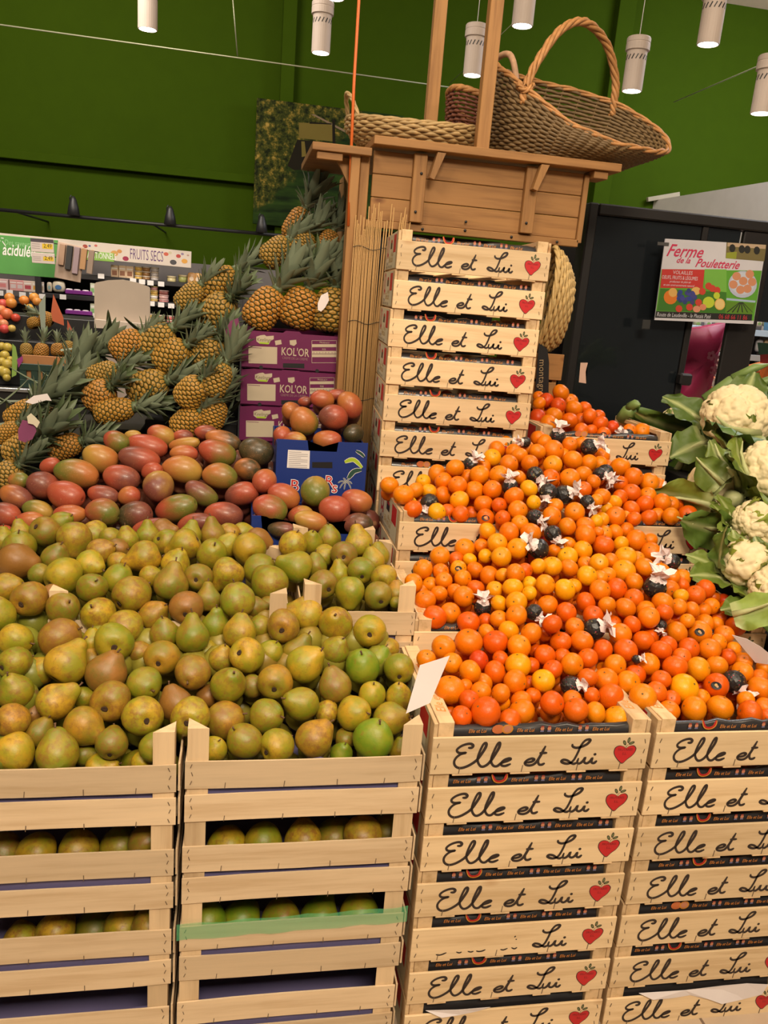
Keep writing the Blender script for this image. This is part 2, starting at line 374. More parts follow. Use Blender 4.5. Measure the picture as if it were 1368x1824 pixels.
def stack(x, y, z, n, rz, where, top, fx=None, pitch=CH):
    for i in range(n):
        name = top if i == 0 else ('pine clementine crate, %s from the top of %s' % (ORD[i], where))
        dx = fx[i] if fx else jx.uniform(-.003, .003)
        yield i, clementine_crate(x+dx, y+jx.uniform(-.002, .003), z-pitch*i, rz, name, i+int(x*10)+int(y*7), worn=False, bare=False)
M_TORN = flat((.80, .74, .74), .7, name='torn_white_paper')
def torn(px, parent, x0, z0):
    pts = [(lambda p: (p[0]-x0, p[2]-z0))(atY(a, b_, 1.452)) for a, b_ in px]; bm = bmesh.new(); n = len(pts)
    a = [bm.verts.new((p[0], -.0095-.003*math.sin(i*1.7), p[1])) for i, p in enumerate(pts)]; b2 = [bm.verts.new((v_.co.x, v_.co.y+.0008, v_.co.z)) for v_ in a]
    bm.faces.new(a); bm.faces.new(b2[::-1])
    for i in range(n): bm.faces.new((a[i], b2[i], b2[(i+1) % n], a[(i+1) % n]))
    bmesh.ops.triangulate(bm, faces=[f for f in bm.faces if len(f.verts) > 4]); add('torn_paper', finish(bm, 'torn_paper'), parent, M_TORN, label='ripped white paper hanging over the board')
for i, c in enumerate([None]*7):
    z = .729-.122*i
    lab = 'open pine clementine crate at the front corner beside the pears' if i == 0 else 'pine clementine crate, %s from the top, front stack beside the pear crates' % ORD[i]
    if i == 4: lab = 'pine clementine crate with worn lettering and a knot, fifth in front stack'
    if i == 6: lab = 'bottom pine clementine crate with torn white paper beside the pear crates'
    c = clementine_crate(.4248+jx.uniform(-.002, .002), 1.461, z, 0, lab, i, worn=(i == 4), bare=(i == 6))
    if i == 6: torn([(757, 1800), (785, 1811), (820, 1808), (850, 1803), (872, 1793), (815, 1797)], c, .4248, z)
    lab = 'open pine clementine crate at the front, far from the pears' if i == 0 else 'pine clementine crate, %s from the top, front stack away from the pears' % ORD[i]
    if i == 6: lab = 'bottom pine clementine crate under a wide torn white paper on the floor'
    c = clementine_crate(.9334+jx.uniform(-.002, .002), 1.461, z, 0, lab, i+3, bare=(i == 6))
    if i == 6: torn([(1138, 1769), (1162, 1779), (1200, 1778), (1230, 1774), (1262, 1779), (1285, 1787), (1325, 1781), (1358, 1772), (1367, 1752), (1330, 1751), (1290, 1757), (1220, 1764)], c, .9334, z)
for q in stack(.457, 1.853, .796, 2, 0, 'the second tier beside the pears', 'open pine crate in the second tier beside the pears'): pass
for q in stack(.966, 1.853, .793, 2, 0, 'the second tier under the cauliflower', 'open pine crate in the second tier beside the cauliflower'): pass
for q in stack(.477, 2.243, .974, 3, 0, 'the third tier below the tall stack', 'open pine crate in front of the tall crate stack'): pass
for q in stack(.996, 2.243, .982, 3, 0, 'the third tier by the cauliflower', 'open pine crate in the third tier, heart by cauliflower leaves'): pass
for q in stack(.477, 2.624, 1.786, 10, -.0744, 'the tall stack under the kiosk', 'topmost pine clementine crate of the tall stack', [0, -.002, -.006, -.004, -.004, -.006, -.006, -.004, -.004, -.004], .121): pass
for q in stack(1.034, 2.638, 1.189, 2, -.01, 'the back tier under the black cabinet', 'open pine crate in the back tier in front of the black cabinet'): pass
# plain stand that carries the tiers
st = thing('display_stand', 'black stepped stand hidden beneath the fruit crates', 'stand', (0, 0, 0))
def step(x0, x1, y0, y1, z0, z1): add('step', box('step', x0, x1, y0, y1, z0, z1, .004), st, M_BLACK)
step(.46, 1.46, 1.87, 2.23, 0, .664); step(.48, 1.49, 2.25, 2.62, 0, .722); step(.48, .99, 2.64, 3.0, 0, .69); step(1.04, 1.53, 2.65, 3.0, 0, 1.06)
step(-.62, .42, 1.87, 3.05, 0, .60); step(-1.3, -.63, 2.5, 3.05, 0, .75); step(-1.3, .42, 3.06, 3.9, 0, .96)
step(1.55, 2.6, 1.60, 3.1, 0, .55)
step(-.95, -.62, 3.2, 3.9, .961, 1.06); step(-.6, -.37, 3.22, 3.9, .961, 1.12); step(-.36, -.0, 3.25, 3.41, .961, 1.16); step(-.36, -.0, 3.42, 3.9, .961, 1.42); step(.01, .39, 3.47, 3.9, .961, 1.60)
# ================================================================= pear crates
PW, PD, PH = .488, .385, .2
M_PLINER = flat((.15, .13, .27), .7, name='purple_paper')
PPOST = prism('corner_post', [(0, 0), (.042, 0), (0, .042)], 0, .2, 'z'); PPOSTR = prism('corner_post', [(0, 0), (-.042, 0), (0, .042)], 0, .2, 'z')
def slat_mesh(w_, seed, h=.062):
    rs = random.Random(seed); bm = bmesh.new(); n = 8; g = []; b0, b1 = rs.uniform(-.003, .003), rs.uniform(-.002, .002)
    for i in range(n+1):
        t = i/n; dz = b0*math.sin(t*3.14)+b1*t; dy = rs.uniform(-.0006, .0006)
        g.append([bm.verts.new((w_*t, y+dy, z+dz)) for y, z in ((-.004, 0), (0, 0), (0, h), (-.004, h))])
    for i in range(n):
        for j in range(4): bm.faces.new((g[i][j], g[i+1][j], g[i+1][(j+1) % 4], g[i][(j+1) % 4]))
    bm.faces.new(g[0]); bm.faces.new(g[n][::-1]); return finish(bm, 'slat')
PSL = [slat_mesh(PW, i) for i in range(5)]; PSE = [slat_mesh(PD, i+9) for i in range(2)]
PSTA = staple_mesh([(.012, .052, .008, .4), (.014, .034, .008, -.3), (.012, .014, .008, .4), (.474, .052, .008, -.4), (.476, .034, .008, .4), (.474, .012, .008, -.4), (.08, .006, .013, .1), (.20, .006, .013, .1), (.31, .006, .013, 0), (.41, .006, .013, .1)])
def pliner(wd, dp, seed):
    rs = random.Random(seed); bm = bmesh.new(); n = 16; a, b2 = [], []
    for i in range(n+1):
        x = .012+(wd-.024)*i/n; a.append(bm.verts.new((x, .006+rs.uniform(0, .001), -.008))); b2.append(bm.verts.new((x, .007+rs.uniform(0, .002), .112+.010*math.sin(i*.9+seed)+rs.uniform(-.003, .003))))
    for i in range(n): bm.faces.new((a[i], a[i+1], b2[i+1], b2[i]))
    k = [bm.verts.new(p) for p in ((.012, .01, 0), (wd-.012, .01, 0), (wd-.012, dp-.01, 0), (.012, dp-.01, 0), (.012, .01, .11), (wd-.012, .01, .11), (wd-.012, dp-.01, .11), (.012, dp-.01, .11))]
    for f in ((0, 1, 2, 3), (1, 2, 6, 5), (2, 3, 7, 6), (3, 0, 4, 7)): bm.faces.new([k[q] for q in f])
    return finish(bm, 'paper_liner', True)
PLN = [pliner(PW, PD, i) for i in range(3)]
def pear_crate(x, y, z, label, i, w_=PW, rz=0.):
    t = thing('pear_crate', label, 'crate', (x, y, z), (0, 0, rz), 'poplar pear crates'); k = w_/PW
    for j, (zz, nm) in enumerate(((-.012, 0), (.066, 1))):
        s = add('slat', PSL[(i*2+j) % 5], t, M_POPLAR, (0, 0, zz), None, (k, 1, 1)); add('staple', PSTA, s, M_STAPLE, (0, -.004, 0), kind='stuff')
        add('slat', PSL[(i+j+2) % 5], t, M_POPLAR, (0, PD+.004, zz), None, (k, 1, 1))
        for xx in (.0005, w_+.0035): add('slat', PSE[j], t, M_POPLAR, (xx, .001, zz), (0, 0, math.pi/2), (.995, 1, 1))
    for xx, yy, m_, r_ in ((.004, .0005, PPOST, 0), (w_-.004, .0005, PPOSTR, 0), (.004, PD-.001, PPOST, -math.pi/2), (w_-.004, PD-.001, PPOSTR, math.pi/2)): add('corner_post', m_, t, M_POPLARZ, (xx, yy, .0), (0, 0, r_))
    add('paper_liner', PLN[i % 3], t, M_PLINER, None, None, (k, 1, 1))
    for q in range(4): add('bottom_slat', box('bottom_slat', .0, w_, .03+q*.09, .09+q*.09, -.014, -.0125, 0), t, M_POPLAR)
    return t
for i in range(4):
    pear_crate(-.083-.003*i, 1.462, .645-.2*i, 'poplar pear crate %s, beside the clementine stack' % ['open on top', 'second from the top, pears in its gap', 'with green tape, third from the top', 'at the bottom, fourth from the top'][i], i)
    pear_crate(-.588-.003*i, 1.462, .638-.2*i, 'poplar pear crate %s of the outer front stack' % ['on the top', 'second from the top', 'third from the top', 'fourth from the top'][i], i+1)
pear_crate(.170, 1.856, .805, 'poplar pear crate raised behind the front crates, beside clementine boards', 2, .288)
pear_crate(.170, 1.856, .605, 'lower poplar pear crate under the raised one beside clementine boards', 1, .288)
pear_crate(-.424, 1.856, .78, 'poplar pear crate buried in the middle of the pear pile, posts showing', 1, .56)
pear_crate(.165, 2.255, .83, 'poplar pear crate at the back of the pears, white post ends showing', 0, .250)
m, nt, b = NT('green_tape'); b.inputs['Base Color'].default_value = (.10, .55, .25, 1); b.inputs['Roughness'].default_value = .12; b.inputs['Alpha'].default_value = .42
tp = [c for c in COL.objects if c.get('label', '').startswith('poplar pear crate with green tape')][0]
bm = bmesh.new(); g = []
for i in range(21):
    t = i/20; x = -.006+.502*t; zc = .118+.012*t+.002*math.sin(i*1.3)
    g.append([bm.verts.new((x, -.0065+.001*math.sin(i*2.1+j), zc+dz)) for j, dz in enumerate((-.022, -.008, .006, .020))])
for i in range(20):
    for j in range(3): bm.faces.new((g[i][j], g[i+1][j], g[i+1][j+1], g[i][j+1]))
add('plastic_strip', finish(bm, 'plastic_strip', True), tp, m, label='translucent green plastic tape')
# ================================================================= fruit
CROPS = {'A': (670, 760, 6.514), 'B': (870, 680, 6.514), 'C': (1060, 740, 6.514), 'D': (860, 860, 6.514), 'E': (700, 940, 6.514), 'F': (1050, 900, 6.514), 'G': (1158, 1020, 6.514), 'H': (730, 1100, 6.514), 'I': (880, 1030, 6.514), 'J': (930, 1160, 5.7), 'K': (1080, 1060, 6.514), 'L': (1150, 1140, 6.275),
  '1': (0, 920, 5.472), '2': (250, 920, 5.472), '3': (500, 920, 5.472), '4': (0, 1140, 5.472), '5': (250, 1140, 5.472), '6': (500, 1140, 5.472),
  'm': (0, 740, 5.948), 'n': (220, 740, 5.948), 'o': (440, 740, 5.948), 'q': (470, 670, 6.84)}
def place(items, fy, gap=.985, lim=.10, it=220, ymin=1.505):
    """items: px, py, rpx, layer, rfac -> centres on their sight lines at the heap's depth, spread so that they rest against each other"""
    d = np.array([ray(a['x'], a['y']) for a in items]); Y = np.array([fy(a['x'], a['y']) for a in items])
    for a in items:
        if a['l'] and not a.get('A'): a['r'] = max(a['r'], (21. if a.get('el') is not None else 14.2)-a['l'])
    t0 = Y/d[:, 1]; nrm = np.linalg.norm(d, axis=1); u = d/nrm[:, None]; ax = u@CF
    s0 = t0*nrm; s = s0+np.array([a['l']*.03 for a in items])
    rp = np.array([a['r']*a.get('k', 1.) for a in items]); mn = np.array([a.get('mn', -1.) for a in items])
    for _ in range(it):
        s = np.maximum(s, ymin/u[:, 1]); P = CC+u*s[:, None]; r = rp/FPX*(s*ax); D = P[:, None]-P[None]; dist = np.linalg.norm(D, axis=2)+np.eye(len(s))*9
        ov = (r[:, None]+r[None])*gap-dist; ov[ov < 0] = 0
        if ov.max() < .0015: break
        sg = np.sign(s[:, None]-s[None]+1e-6*(np.arange(len(s))[:, None]-np.arange(len(s))[None])); s += np.clip((ov*sg*.35).sum(1), -.006, .006); s = np.clip(s, s0-lim*.5, s0+lim)
    P = CC+u*s[:, None]
    return P, rp/FPX*(s*ax)
def interp(knots):
    a = sorted(knots); return lambda y: float(np.interp(y, [k[0] for k in a], [k[1] for k in a]))
def blobs(name, pts, mat, label, cat, sub=1, sq=1.):
    bm = bmesh.new(); bmesh.ops.create_icosphere(bm, subdivisions=sub, radius=1); base = [v_.co.copy() for v_ in bm.verts]; bf = [[v_.index for v_ in f.verts] for f in bm.faces]; bm.free()
    v, f = [], []
    for (p, r) in pts:
        o = len(v); v += [(p[0]+c.x*r, p[1]+c.y*r, p[2]+c.z*r*sq) for c in base]; f += [tuple(i+o for i in q) for q in bf]
    o = add(name, pyd(name, v, f, True), None, mat, kind='stuff', label=label, category=cat); return o
def rows(items, step, y0):
    """row number (0 = lowest in the pile) and position in the row, counted from small or large x"""
    R = {}
    for a in items: a['row'] = max(0, int((y0-a['y'])/step)); R.setdefault(a['row'], []).append(a)
    used = sorted(R)
    for n, k in enumerate(used):
        for i, a in enumerate(sorted(R[k], key=lambda b_: b_['x'])): a['row'] = n; a['i'] = i; a['n'] = len(R[k])
# ---- clementines: crop, then x y r hue layer[flag]
CLEM = """A 155,680,100o 320,790,115o 455,740,90o 545,635,80y 610,750,88y 710,550,105o 915,480,100o 780,630,95o 945,680,105o 1140,740,108o 1200,560,108o 1060,580,70o1 775,795,98o 965,855,105y 425,960,105d 390,890,80y1 500,870,60d2 705,995,103y 825,985,80d1 980,1020,100d 1100,1015,70d1 1245,900,108o 1270,1060,105ds 1290,1210,95y 1235,470,90o1
B 840,125,95o 580,170,60o 590,250,70o 670,215,80r 810,275,85r 950,230,70o1 990,310,95o 575,410,90r 690,330,50r2 760,390,95o 695,490,100o 945,450,90d 1080,450,60d1 1115,310,50d2 1180,400,88d 1270,400,50d2 1300,490,90d 1080,570,85d 1190,570,70d 185,700,85o 100,785,95o 45,880,95y 290,810,80o1 360,855,90o 240,955,105o 445,770,75o1 480,950,95o 570,810,90o 580,660,85o1 650,700,80o1 755,800,120o 870,850,50o2 945,730,85o 1080,720,85o 745,965,105y 980,910,105o 1160,945,95o 1290,950,75o1 1320,860,75o1 720,1120,105d 940,1120,112o 1095,1075,95o 1220,1160,80o 1100,1250,90d 120,1080,105o 355,1110,80o 45,1250,105o 470,1240,98y
C 190,140,80r 100,220,80ds 400,180,80o 545,185,90o 70,490,80o 40,570,75o 140,590,60o2 290,600,108o 445,715,103o 290,790,75d1 420,895,100d 290,950,60d1 630,780,105o 740,820,90o 800,860,60o2 610,930,95o 575,1030,100d 780,1010,100o 880,1030,90o1 940,1030,75d1 1075,1150,100d 880,1170,95o 715,1160,80o1 620,1190,95d 450,1200,85d 420,1090,95d1 235,1170,110o 350,1190,60o2 75,1210,85y 130,1090,80y1 220,1010,70y1 80,940,95o 20,980,70o 930,1120,50d2
D 360,160,108o 190,260,85d 405,320,108o 230,410,85d 430,470,95o 590,230,80y 305,580,115o 60,570,110y 555,580,112o 170,700,108y 400,765,115y 215,860,112y 30,850,80y 800,390,108o 840,270,80o1 1065,340,108o 980,510,100o 1190,500,100o 1190,610,120o 1315,450,80y 1340,570,60o 1160,780,105y 985,720,75o1 830,790,75o 985,860,110y 640,970,90y 800,970,112y 1000,990,105o 1190,940,85o1 1210,1080,115y 75,1080,110o 230,1070,80y 380,1050,105o 490,1020,70d1 140,1240,95y 350,1215,112y 540,1170,70y1 540,1280,85y 725,1180,112y 950,1240,118y 1050,1200,90y1
E 545,330,110o 345,485,112o 830,240,108o 1025,215,75o1 1045,320,105y 1210,190,105o 1250,340,108y 735,370,70d1 890,370,75y 555,515,95o 760,475,95ys 590,610,95o 810,590,100o 955,490,95o 1105,560,115o 960,700,95d 240,640,105o 430,660,75o1 320,740,70o1 375,840,115o 535,765,92o 720,745,95o 820,800,115o 665,990,115o 485,1040,128d 875,1100,120d 1180,720,95y 1230,880,95y 1070,1080,80d1 1230,1060,100o
I 60,290,95y 260,280,118y 410,190,90y 260,430,115o 70,480,100o 170,610,110y 430,640,118o 600,640,98d1 620,310,110o 840,395,115d 675,530,105d 1065,280,112d 1230,140,120o 1150,430,110d 935,565,105o 775,740,118d 1020,730,120o 1260,830,115d 590,890,118d 290,790,128o 800,920,100d1 905,1000,125o 1085,930,115d 280,1010,140y 430,1010,90d1 680,1060,110d 570,1190,128y 245,1200,130o 1090,1150,105d 650,760,50d2 480,840,50d2 900,670,50d2 1310,310,95o
F 120,180,100y 300,130,112o 165,330,95o 300,310,90o 425,290,90o 545,410,118o 160,465,115d 365,450,90y 700,410,75o1 715,545,108o 110,670,105y 420,600,118y 550,620,70o1 395,765,128y 640,720,105o 835,770,95o 250,640,80o1 215,810,75o1 120,840,70o1 960,830,85o 520,890,100o 1080,840,95o 315,970,115d 930,980,105o 1060,1050,85y 1070,930,65d1 850,1130,118o 515,1080,105d 220,1190,118d 415,1190,115o 1230,1040,110d 1030,1180,95o 1190,1210,90o 870,1240,95d 650,1220,110o 690,1300,120o
G 640,190,105d 485,440,95o 620,430,70o1 710,390,90o 730,280,60d2 860,330,85r1 925,430,110d 995,620,110d 800,540,85d1 770,600,75o1 630,590,100o1 575,690,125os 860,720,105o 430,560,80o 310,690,120o 310,520,60d2 790,810,95o 690,890,120o 970,890,85o 900,980,95d 1080,1030,95o 1070,1150,115o 450,880,115d 210,830,95d 130,900,115d 365,980,100d1 290,1090,130d 560,1120,130y 770,1080,115o 1260,1220,100o 1320,1110,70o1 130,1240,105d
H 390,345,128o 680,285,150o 990,290,140d 190,480,105o 490,530,115o 700,625,125o 800,500,110r1 1050,480,90d1 990,635,125d 890,170,90o1 1150,160,110y 1255,330,110y 1240,550,125y 465,840,165o 640,800,85o1 845,760,110o1 825,860,110o 690,960,110d 1055,880,105o 1060,990,95o1 880,1095,165d 600,1150,120d 1290,970,115o 1300,1090,140o 1160,1200,130d 450,1100,60d2 740,1270,80d2 1060,770,60r2
J 305,530,115d 545,600,120d 510,490,90o1 745,625,105o 895,460,125d 965,685,130y 710,450,80d 850,290,115o 850,190,90o1 1080,320,115o 1150,240,100d1 1225,465,130o 670,270,90d 945,140,105o 110,450,80d1 70,320,70d2
K 460,180,115o 520,285,130o 300,340,95d 165,450,120o 225,640,130d 430,530,120d 520,480,70d1 490,800,120o 110,820,105o 90,320,50d2
L 120,580,110d 430,540,155y 260,790,110o 290,660,90d1 540,770,130o 630,640,90o1 790,510,130ds 835,755,130o 620,540,60r2 1165,815,130d 1120,670,90o 1330,750,100o 1290,540,130o 1270,430,100o1 1330,330,80o1 1350,860,80d"""
WRAP = """A 620,880,100:250 1090,440,80:55
B 430,700,60:180 800,640,90:80 540,1080,95:310 250,1220,90:95 1170,760,95:20 1290,1070,75:340
C 120,660,90:300 380,225,65:165 900,900,75:150
D 760,110,100:250 930,140,110:20 1210,220,78:310 600,395,85:330 810,590,95:300 645,765,115:150
E 1040,930,95:85
I 465,395,92:320 1160,590,120:25
J 490,350,95:10
F 950,655,98:150 760,950,125:80 1180,880,55:120
K 640,350,60:250 350,745,50:20
L 985,465,122:300"""
import re
clem, seen = [], []
for line in CLEM.split('\n'):
    k, *rest = line.split(); ox, oy, sc = CROPS[k]
    for q in rest:
        a, b_, c = q.split(','); mm = re.match(r'(\d+)([a-z])(\d?)(s?)', c)
        it = dict(x=ox+float(a)/sc, y=oy+float(b_)/sc, r=float(mm.group(1))/sc, hue=mm.group(2), l=int(mm.group(3) or 0), s=bool(mm.group(4)), wrap=None, k=1.06)
        if any((it['x']-o['x'])**2+(it['y']-o['y'])**2 < (.55*min(it['r'], o['r']))**2 for o in clem): continue
        clem.append(it)
for line in WRAP.split('\n'):
    k, *rest = line.split(); ox, oy, sc = CROPS[k]
    for q in rest:
        a, b_, c = q.split(','); r, tw = c.split(':')
        it = dict(x=ox+float(a)/sc, y=oy+float(b_)/sc, r=float(r)/sc, hue='o', l=0, s=False, wrap=float(tw), k=1.05)
        clem = [o for o in clem if (it['x']-o['x'])**2+(it['y']-o['y'])**2 > (.6*o['r'])**2]; clem.append(it)
fc = interp([(1300, 1.50), (1250, 1.56), (1130, 1.79), (1100, 1.895), (1000, 2.12), (965, 2.19), (915, 2.30), (860, 2.41), (835, 2.48), (800, 2.58), (772, 2.62)])
fb_ = interp([(800, 2.68), (780, 2.70), (740, 2.79), (690, 2.93)])
fcm = interp([(1300, 1.50), (1250, 1.55), (1130, 1.755), (1100, 1.80), (1060, 1.885), (1000, 2.03), (960, 2.12), (915, 2.205), (860, 2.33), (830, 2.43), (800, 2.53), (772, 2.60)])
def clem_y(x, y):
    if y < 800 and x > 930:
        if y < 768 or x > 1060: return fb_(y)
    yy = y-.02*(x-1000); lo, hi = (850, 1290) if y > 985 else ((850, 1120) if y > 800 else (0, 2000))
    k = max(0., min(1., (x-lo)/60, (hi-x)/60)); k = max(k, 0.)
    return fc(yy)*(1-k)+fcm(yy)*k
CP, CRr = place(clem, clem_y)
# skin
def citrus():
    m, nt, b = NT('clementine_skin'); oi = N(nt, 'ShaderNodeObjectInfo'); v = coords(nt)
    f = tex(nt, v, 1.3, 2); c = mix(nt, f, mix(nt, 1., oi.outputs['Color'], (.86, .74, .6), 'MULTIPLY'), mix(nt, 1., oi.outputs['Color'], (1.1, 1.22, 1.2), 'MULTIPLY'))
    L(nt, c, b.inputs['Base Color']); b.inputs['Roughness'].default_value = .33; b.inputs['Specular IOR Level'].default_value = .32; b.inputs['Coat Weight'].default_value = .07; b.inputs['Coat Roughness'].default_value = .28
    vo = N(nt, 'ShaderNodeTexVoronoi'); vo.inputs['Scale'].default_value = 17; L(nt, v, vo.inputs['Vector']); bump(nt, vo.outputs['Distance'], b, .10, .01); return m
M_CIT = citrus()
HUE = {'y': ((.80, .30, .002), 'yellowish'), 'o': ((.75, .185, .001), 'orange'), 'd': ((.69, .105, .001), 'deep orange'), 'r': ((.60, .058, .004), 'reddish')}
def uvsphere(name, seg, rng, fn):
    return lathe(name, [fn(math.pi*i/rng) for i in range(1, rng)], seg, .012, True, len(name))
def cit_prof(dent): return lambda t: (math.sin(t)*1.0, -.90*math.cos(t)*(1-dent*math.exp(-((math.pi-t)/.22)**2)))
CIT = [lathe('clementine', [cit_prof(d)(math.pi*(i+.35)/12.7) for i in range(13)], 20, j, True, s) for s, (d, j) in enumerate(((.08, .012), (.12, .02), (.05, .03)))]
def star(name, n, r0, r1, z): 
    v = [(0, 0, z+.02)]+[((r1 if i % 2 else r0)*math.cos(math.pi*i/n), (r1 if i % 2 else r0)*math.sin(math.pi*i/n), z) for i in range(2*n)]
    return pyd(name, v, [(0, i+1, (i+1) % (2*n)+1) for i in range(2*n)])
CALYX = star('calyx', 5, .05, .10, .862); M_CALYX = flat((.10, .085, .02), .8, name='calyx')
def sticker_mesh():
    F = Flat(); F.disc(0, 0, .40, .30, M_BLACK, 16); F.disc(-.02, .04, .12, .12, flat((.55, .36, .12), .6), 10); F.disc(.09, -.05, .1, .1, flat((.5, .32, .2), .6), 10); F.disc(0, .0, .34, .24, M_BLACK, 3) if False else None
    me = F.mesh('sticker')
    for v_ in me.vertices: 
        x, z = v_.co.x, v_.co.z; k = math.sqrt(max(.02, 1-x*x-z*z)); v_.co.y = -k*1.012+.0+v_.co.y*8
    return me
STK = sticker_mesh()
def crumple(name, seed, fn, nu, nv):
    rs = random.Random(seed); v, f = [], []
    for i in range(nv):
        for j in range(nu): v.append(fn(i/(nv-1), j/nu, rs))
    for i in range(nv-1):
        for j in range(nu): f.append((i*nu+j, i*nu+(j+1) % nu, (i+1)*nu+(j+1) % nu, (i+1)*nu+j))
    return pyd(name, v, f)
def wrapfn(t, u, rs):
    th = math.pi*(1-.80*t); a = 2*math.pi*u; r = 1.07+.035*math.sin(a*9+t*5)*t+rs.uniform(-.02, .03); return (r*math.sin(th)*math.cos(a), r*math.sin(th)*math.sin(a), r*math.cos(th))
def twistfn(t, u, rs):
    a = 2*math.pi*u; k = [.62, .30, .24, .62, .85][min(4, int(t*4.01))]; k *= 1+.45*math.sin(5*a+rs.uniform(-.4, .4))*(t > .3); z = .82+.95*t+(.2*math.sin(3*a) if t > .6 else 0)
    k *= 1.25; z = .82+(z-.82)*1.15
    return (k*math.cos(a)+.12*t+rs.uniform(-.13, .13), k*math.sin(a)+rs.uniform(-.13, .13), z+rs.uniform(-.14, .14))
WRAPM = [crumple('paper_wrap', s, wrapfn, 22, 11) for s in range(3)]; TWIST = [crumple('paper_twist', s+5, twistfn, 18, 5) for s in range(3)]
M_TISSUE = flat((.78, .68, .66), .8, name='tissue')
m, nt, b = NT('printed_tissue'); v = coords(nt, (1, 1, 1)); vo = N(nt, 'ShaderNodeTexVoronoi'); vo.inputs['Scale'].default_value = 2.1; L(nt, v, vo.inputs['Vector'])
c = mix(nt, ramp(nt, tex(nt, v, 3.2, 4), [(.62, (0, 0, 0)), (.66, (1, 1, 1))]), (.016, .015, .015), (.22, .17, .07)); c = mix(nt, ramp(nt, vo.outputs['Distance'], [(.10, (1, 1, 1)), (.14, (0, 0, 0))]), c, (.42, .03, .06))
L(nt, c, b.inputs['Base Color']); b.inputs['Roughness'].default_value = .38; M_WRAP = m
back = [a for a in clem if clem_y(a['x'], a['y']) > 2.66 and a['y'] < 800]; main = [a for a in clem if a not in back]
rows(main, 33, 1318); rows(back, 30, 800)
rs = random.Random(11)
for a, p, r in zip(clem, CP, CRr):
    hc, hn = HUE[a['hue']]; bk = a in back
    where = ('in the back crate, %s from the tall stack, row %s' % (ORD[a['i']], ORD[a['row']])) if bk else ('%s from the pears, %s row above front boards' % (ORD[a['i']], ORD[a['row']]))
    q = axis_quat(Vector((rs.uniform(-.8, .8), rs.uniform(-1., .5), rs.uniform(.1, 1))), rs.uniform(0, 6)); s = rs.uniform(1.01, 1.06)
    if a['wrap'] is None:
        t = tagged('clementine', CIT[rs.randrange(3)], M_CIT, ('stickered ' if a['s'] else '')+hn+' clementine, '+where, 'clementine', tuple(p), q, 'loose clementines', r*s)
        k = rs.uniform(.93, 1.06); t.color = (hc[0]*k, hc[1]*k*rs.uniform(.85, 1.18), hc[2], 1)
        add('calyx', CALYX, t, M_CALYX)
        if a['s']:
            d = (Vector(CC)-Vector(p)).normalized(); qq = q.inverted() @ (Matrix.Rotation(0, 3, 'Z').to_quaternion() @ (-d).to_track_quat('Y', 'Z'))
            add('sticker', STK, t, None, None, qq)
    else:
        d = camvec(a['wrap'], 25); q = axis_quat(d, rs.uniform(0, 6))
        t = thing('wrapped_clementine', 'black tissue wrapped clementine, '+where, 'clementine', tuple(p), q, 'tissue wrapped clementines', r*.93)
        f_ = add('fruit', CIT[0], t, M_CIT); f_.color = (*HUE['o'][0], 1); i = rs.randrange(3)
        add('paper_wrap', WRAPM[i], t, M_WRAP, label='black printed tissue'); add('paper_twist', TWIST[i], t, M_TISSUE, label='white twisted tissue end')
fill = []
for a, p, r in zip(clem, CP, CRr):
    u = Vector(p)-Vector(CC); u.normalize(); b0 = Vector(p)+u*1.5*r+Vector((0, 0, -.9*r)); fill.append((b0, r*.95))
    if p[2]-r > .8: fill.append((b0+u*1.2*r+Vector((r, 0, -1.0*r)), r))
for (x0, zz, y0, n) in [(.4248, .729, 1.461, 7), (.9334, .729, 1.461, 7), (.477, 1.786, 2.624, 8), (.477, .974, 2.243, 3), (.996, .98, 2.243, 3), (.457, .796, 1.853, 2)]:
    for i in range(n):
        for j in range(8):
            if i or zz > 1.5: fill.append((Vector((x0+.07+.05*j+rs.uniform(-.006, .006), y0+.045+rs.uniform(0, .02)-(.0 if zz < 1.5 else -.002*j), zz-.122*i+.078+rs.uniform(-.006, .006))), .026))
o = blobs('buried_clementines', fill, M_CIT, 'orange clementines packed under the top layer and inside the lower crates', 'clementines', 2); o.color = (.70, .15, .008, 1)
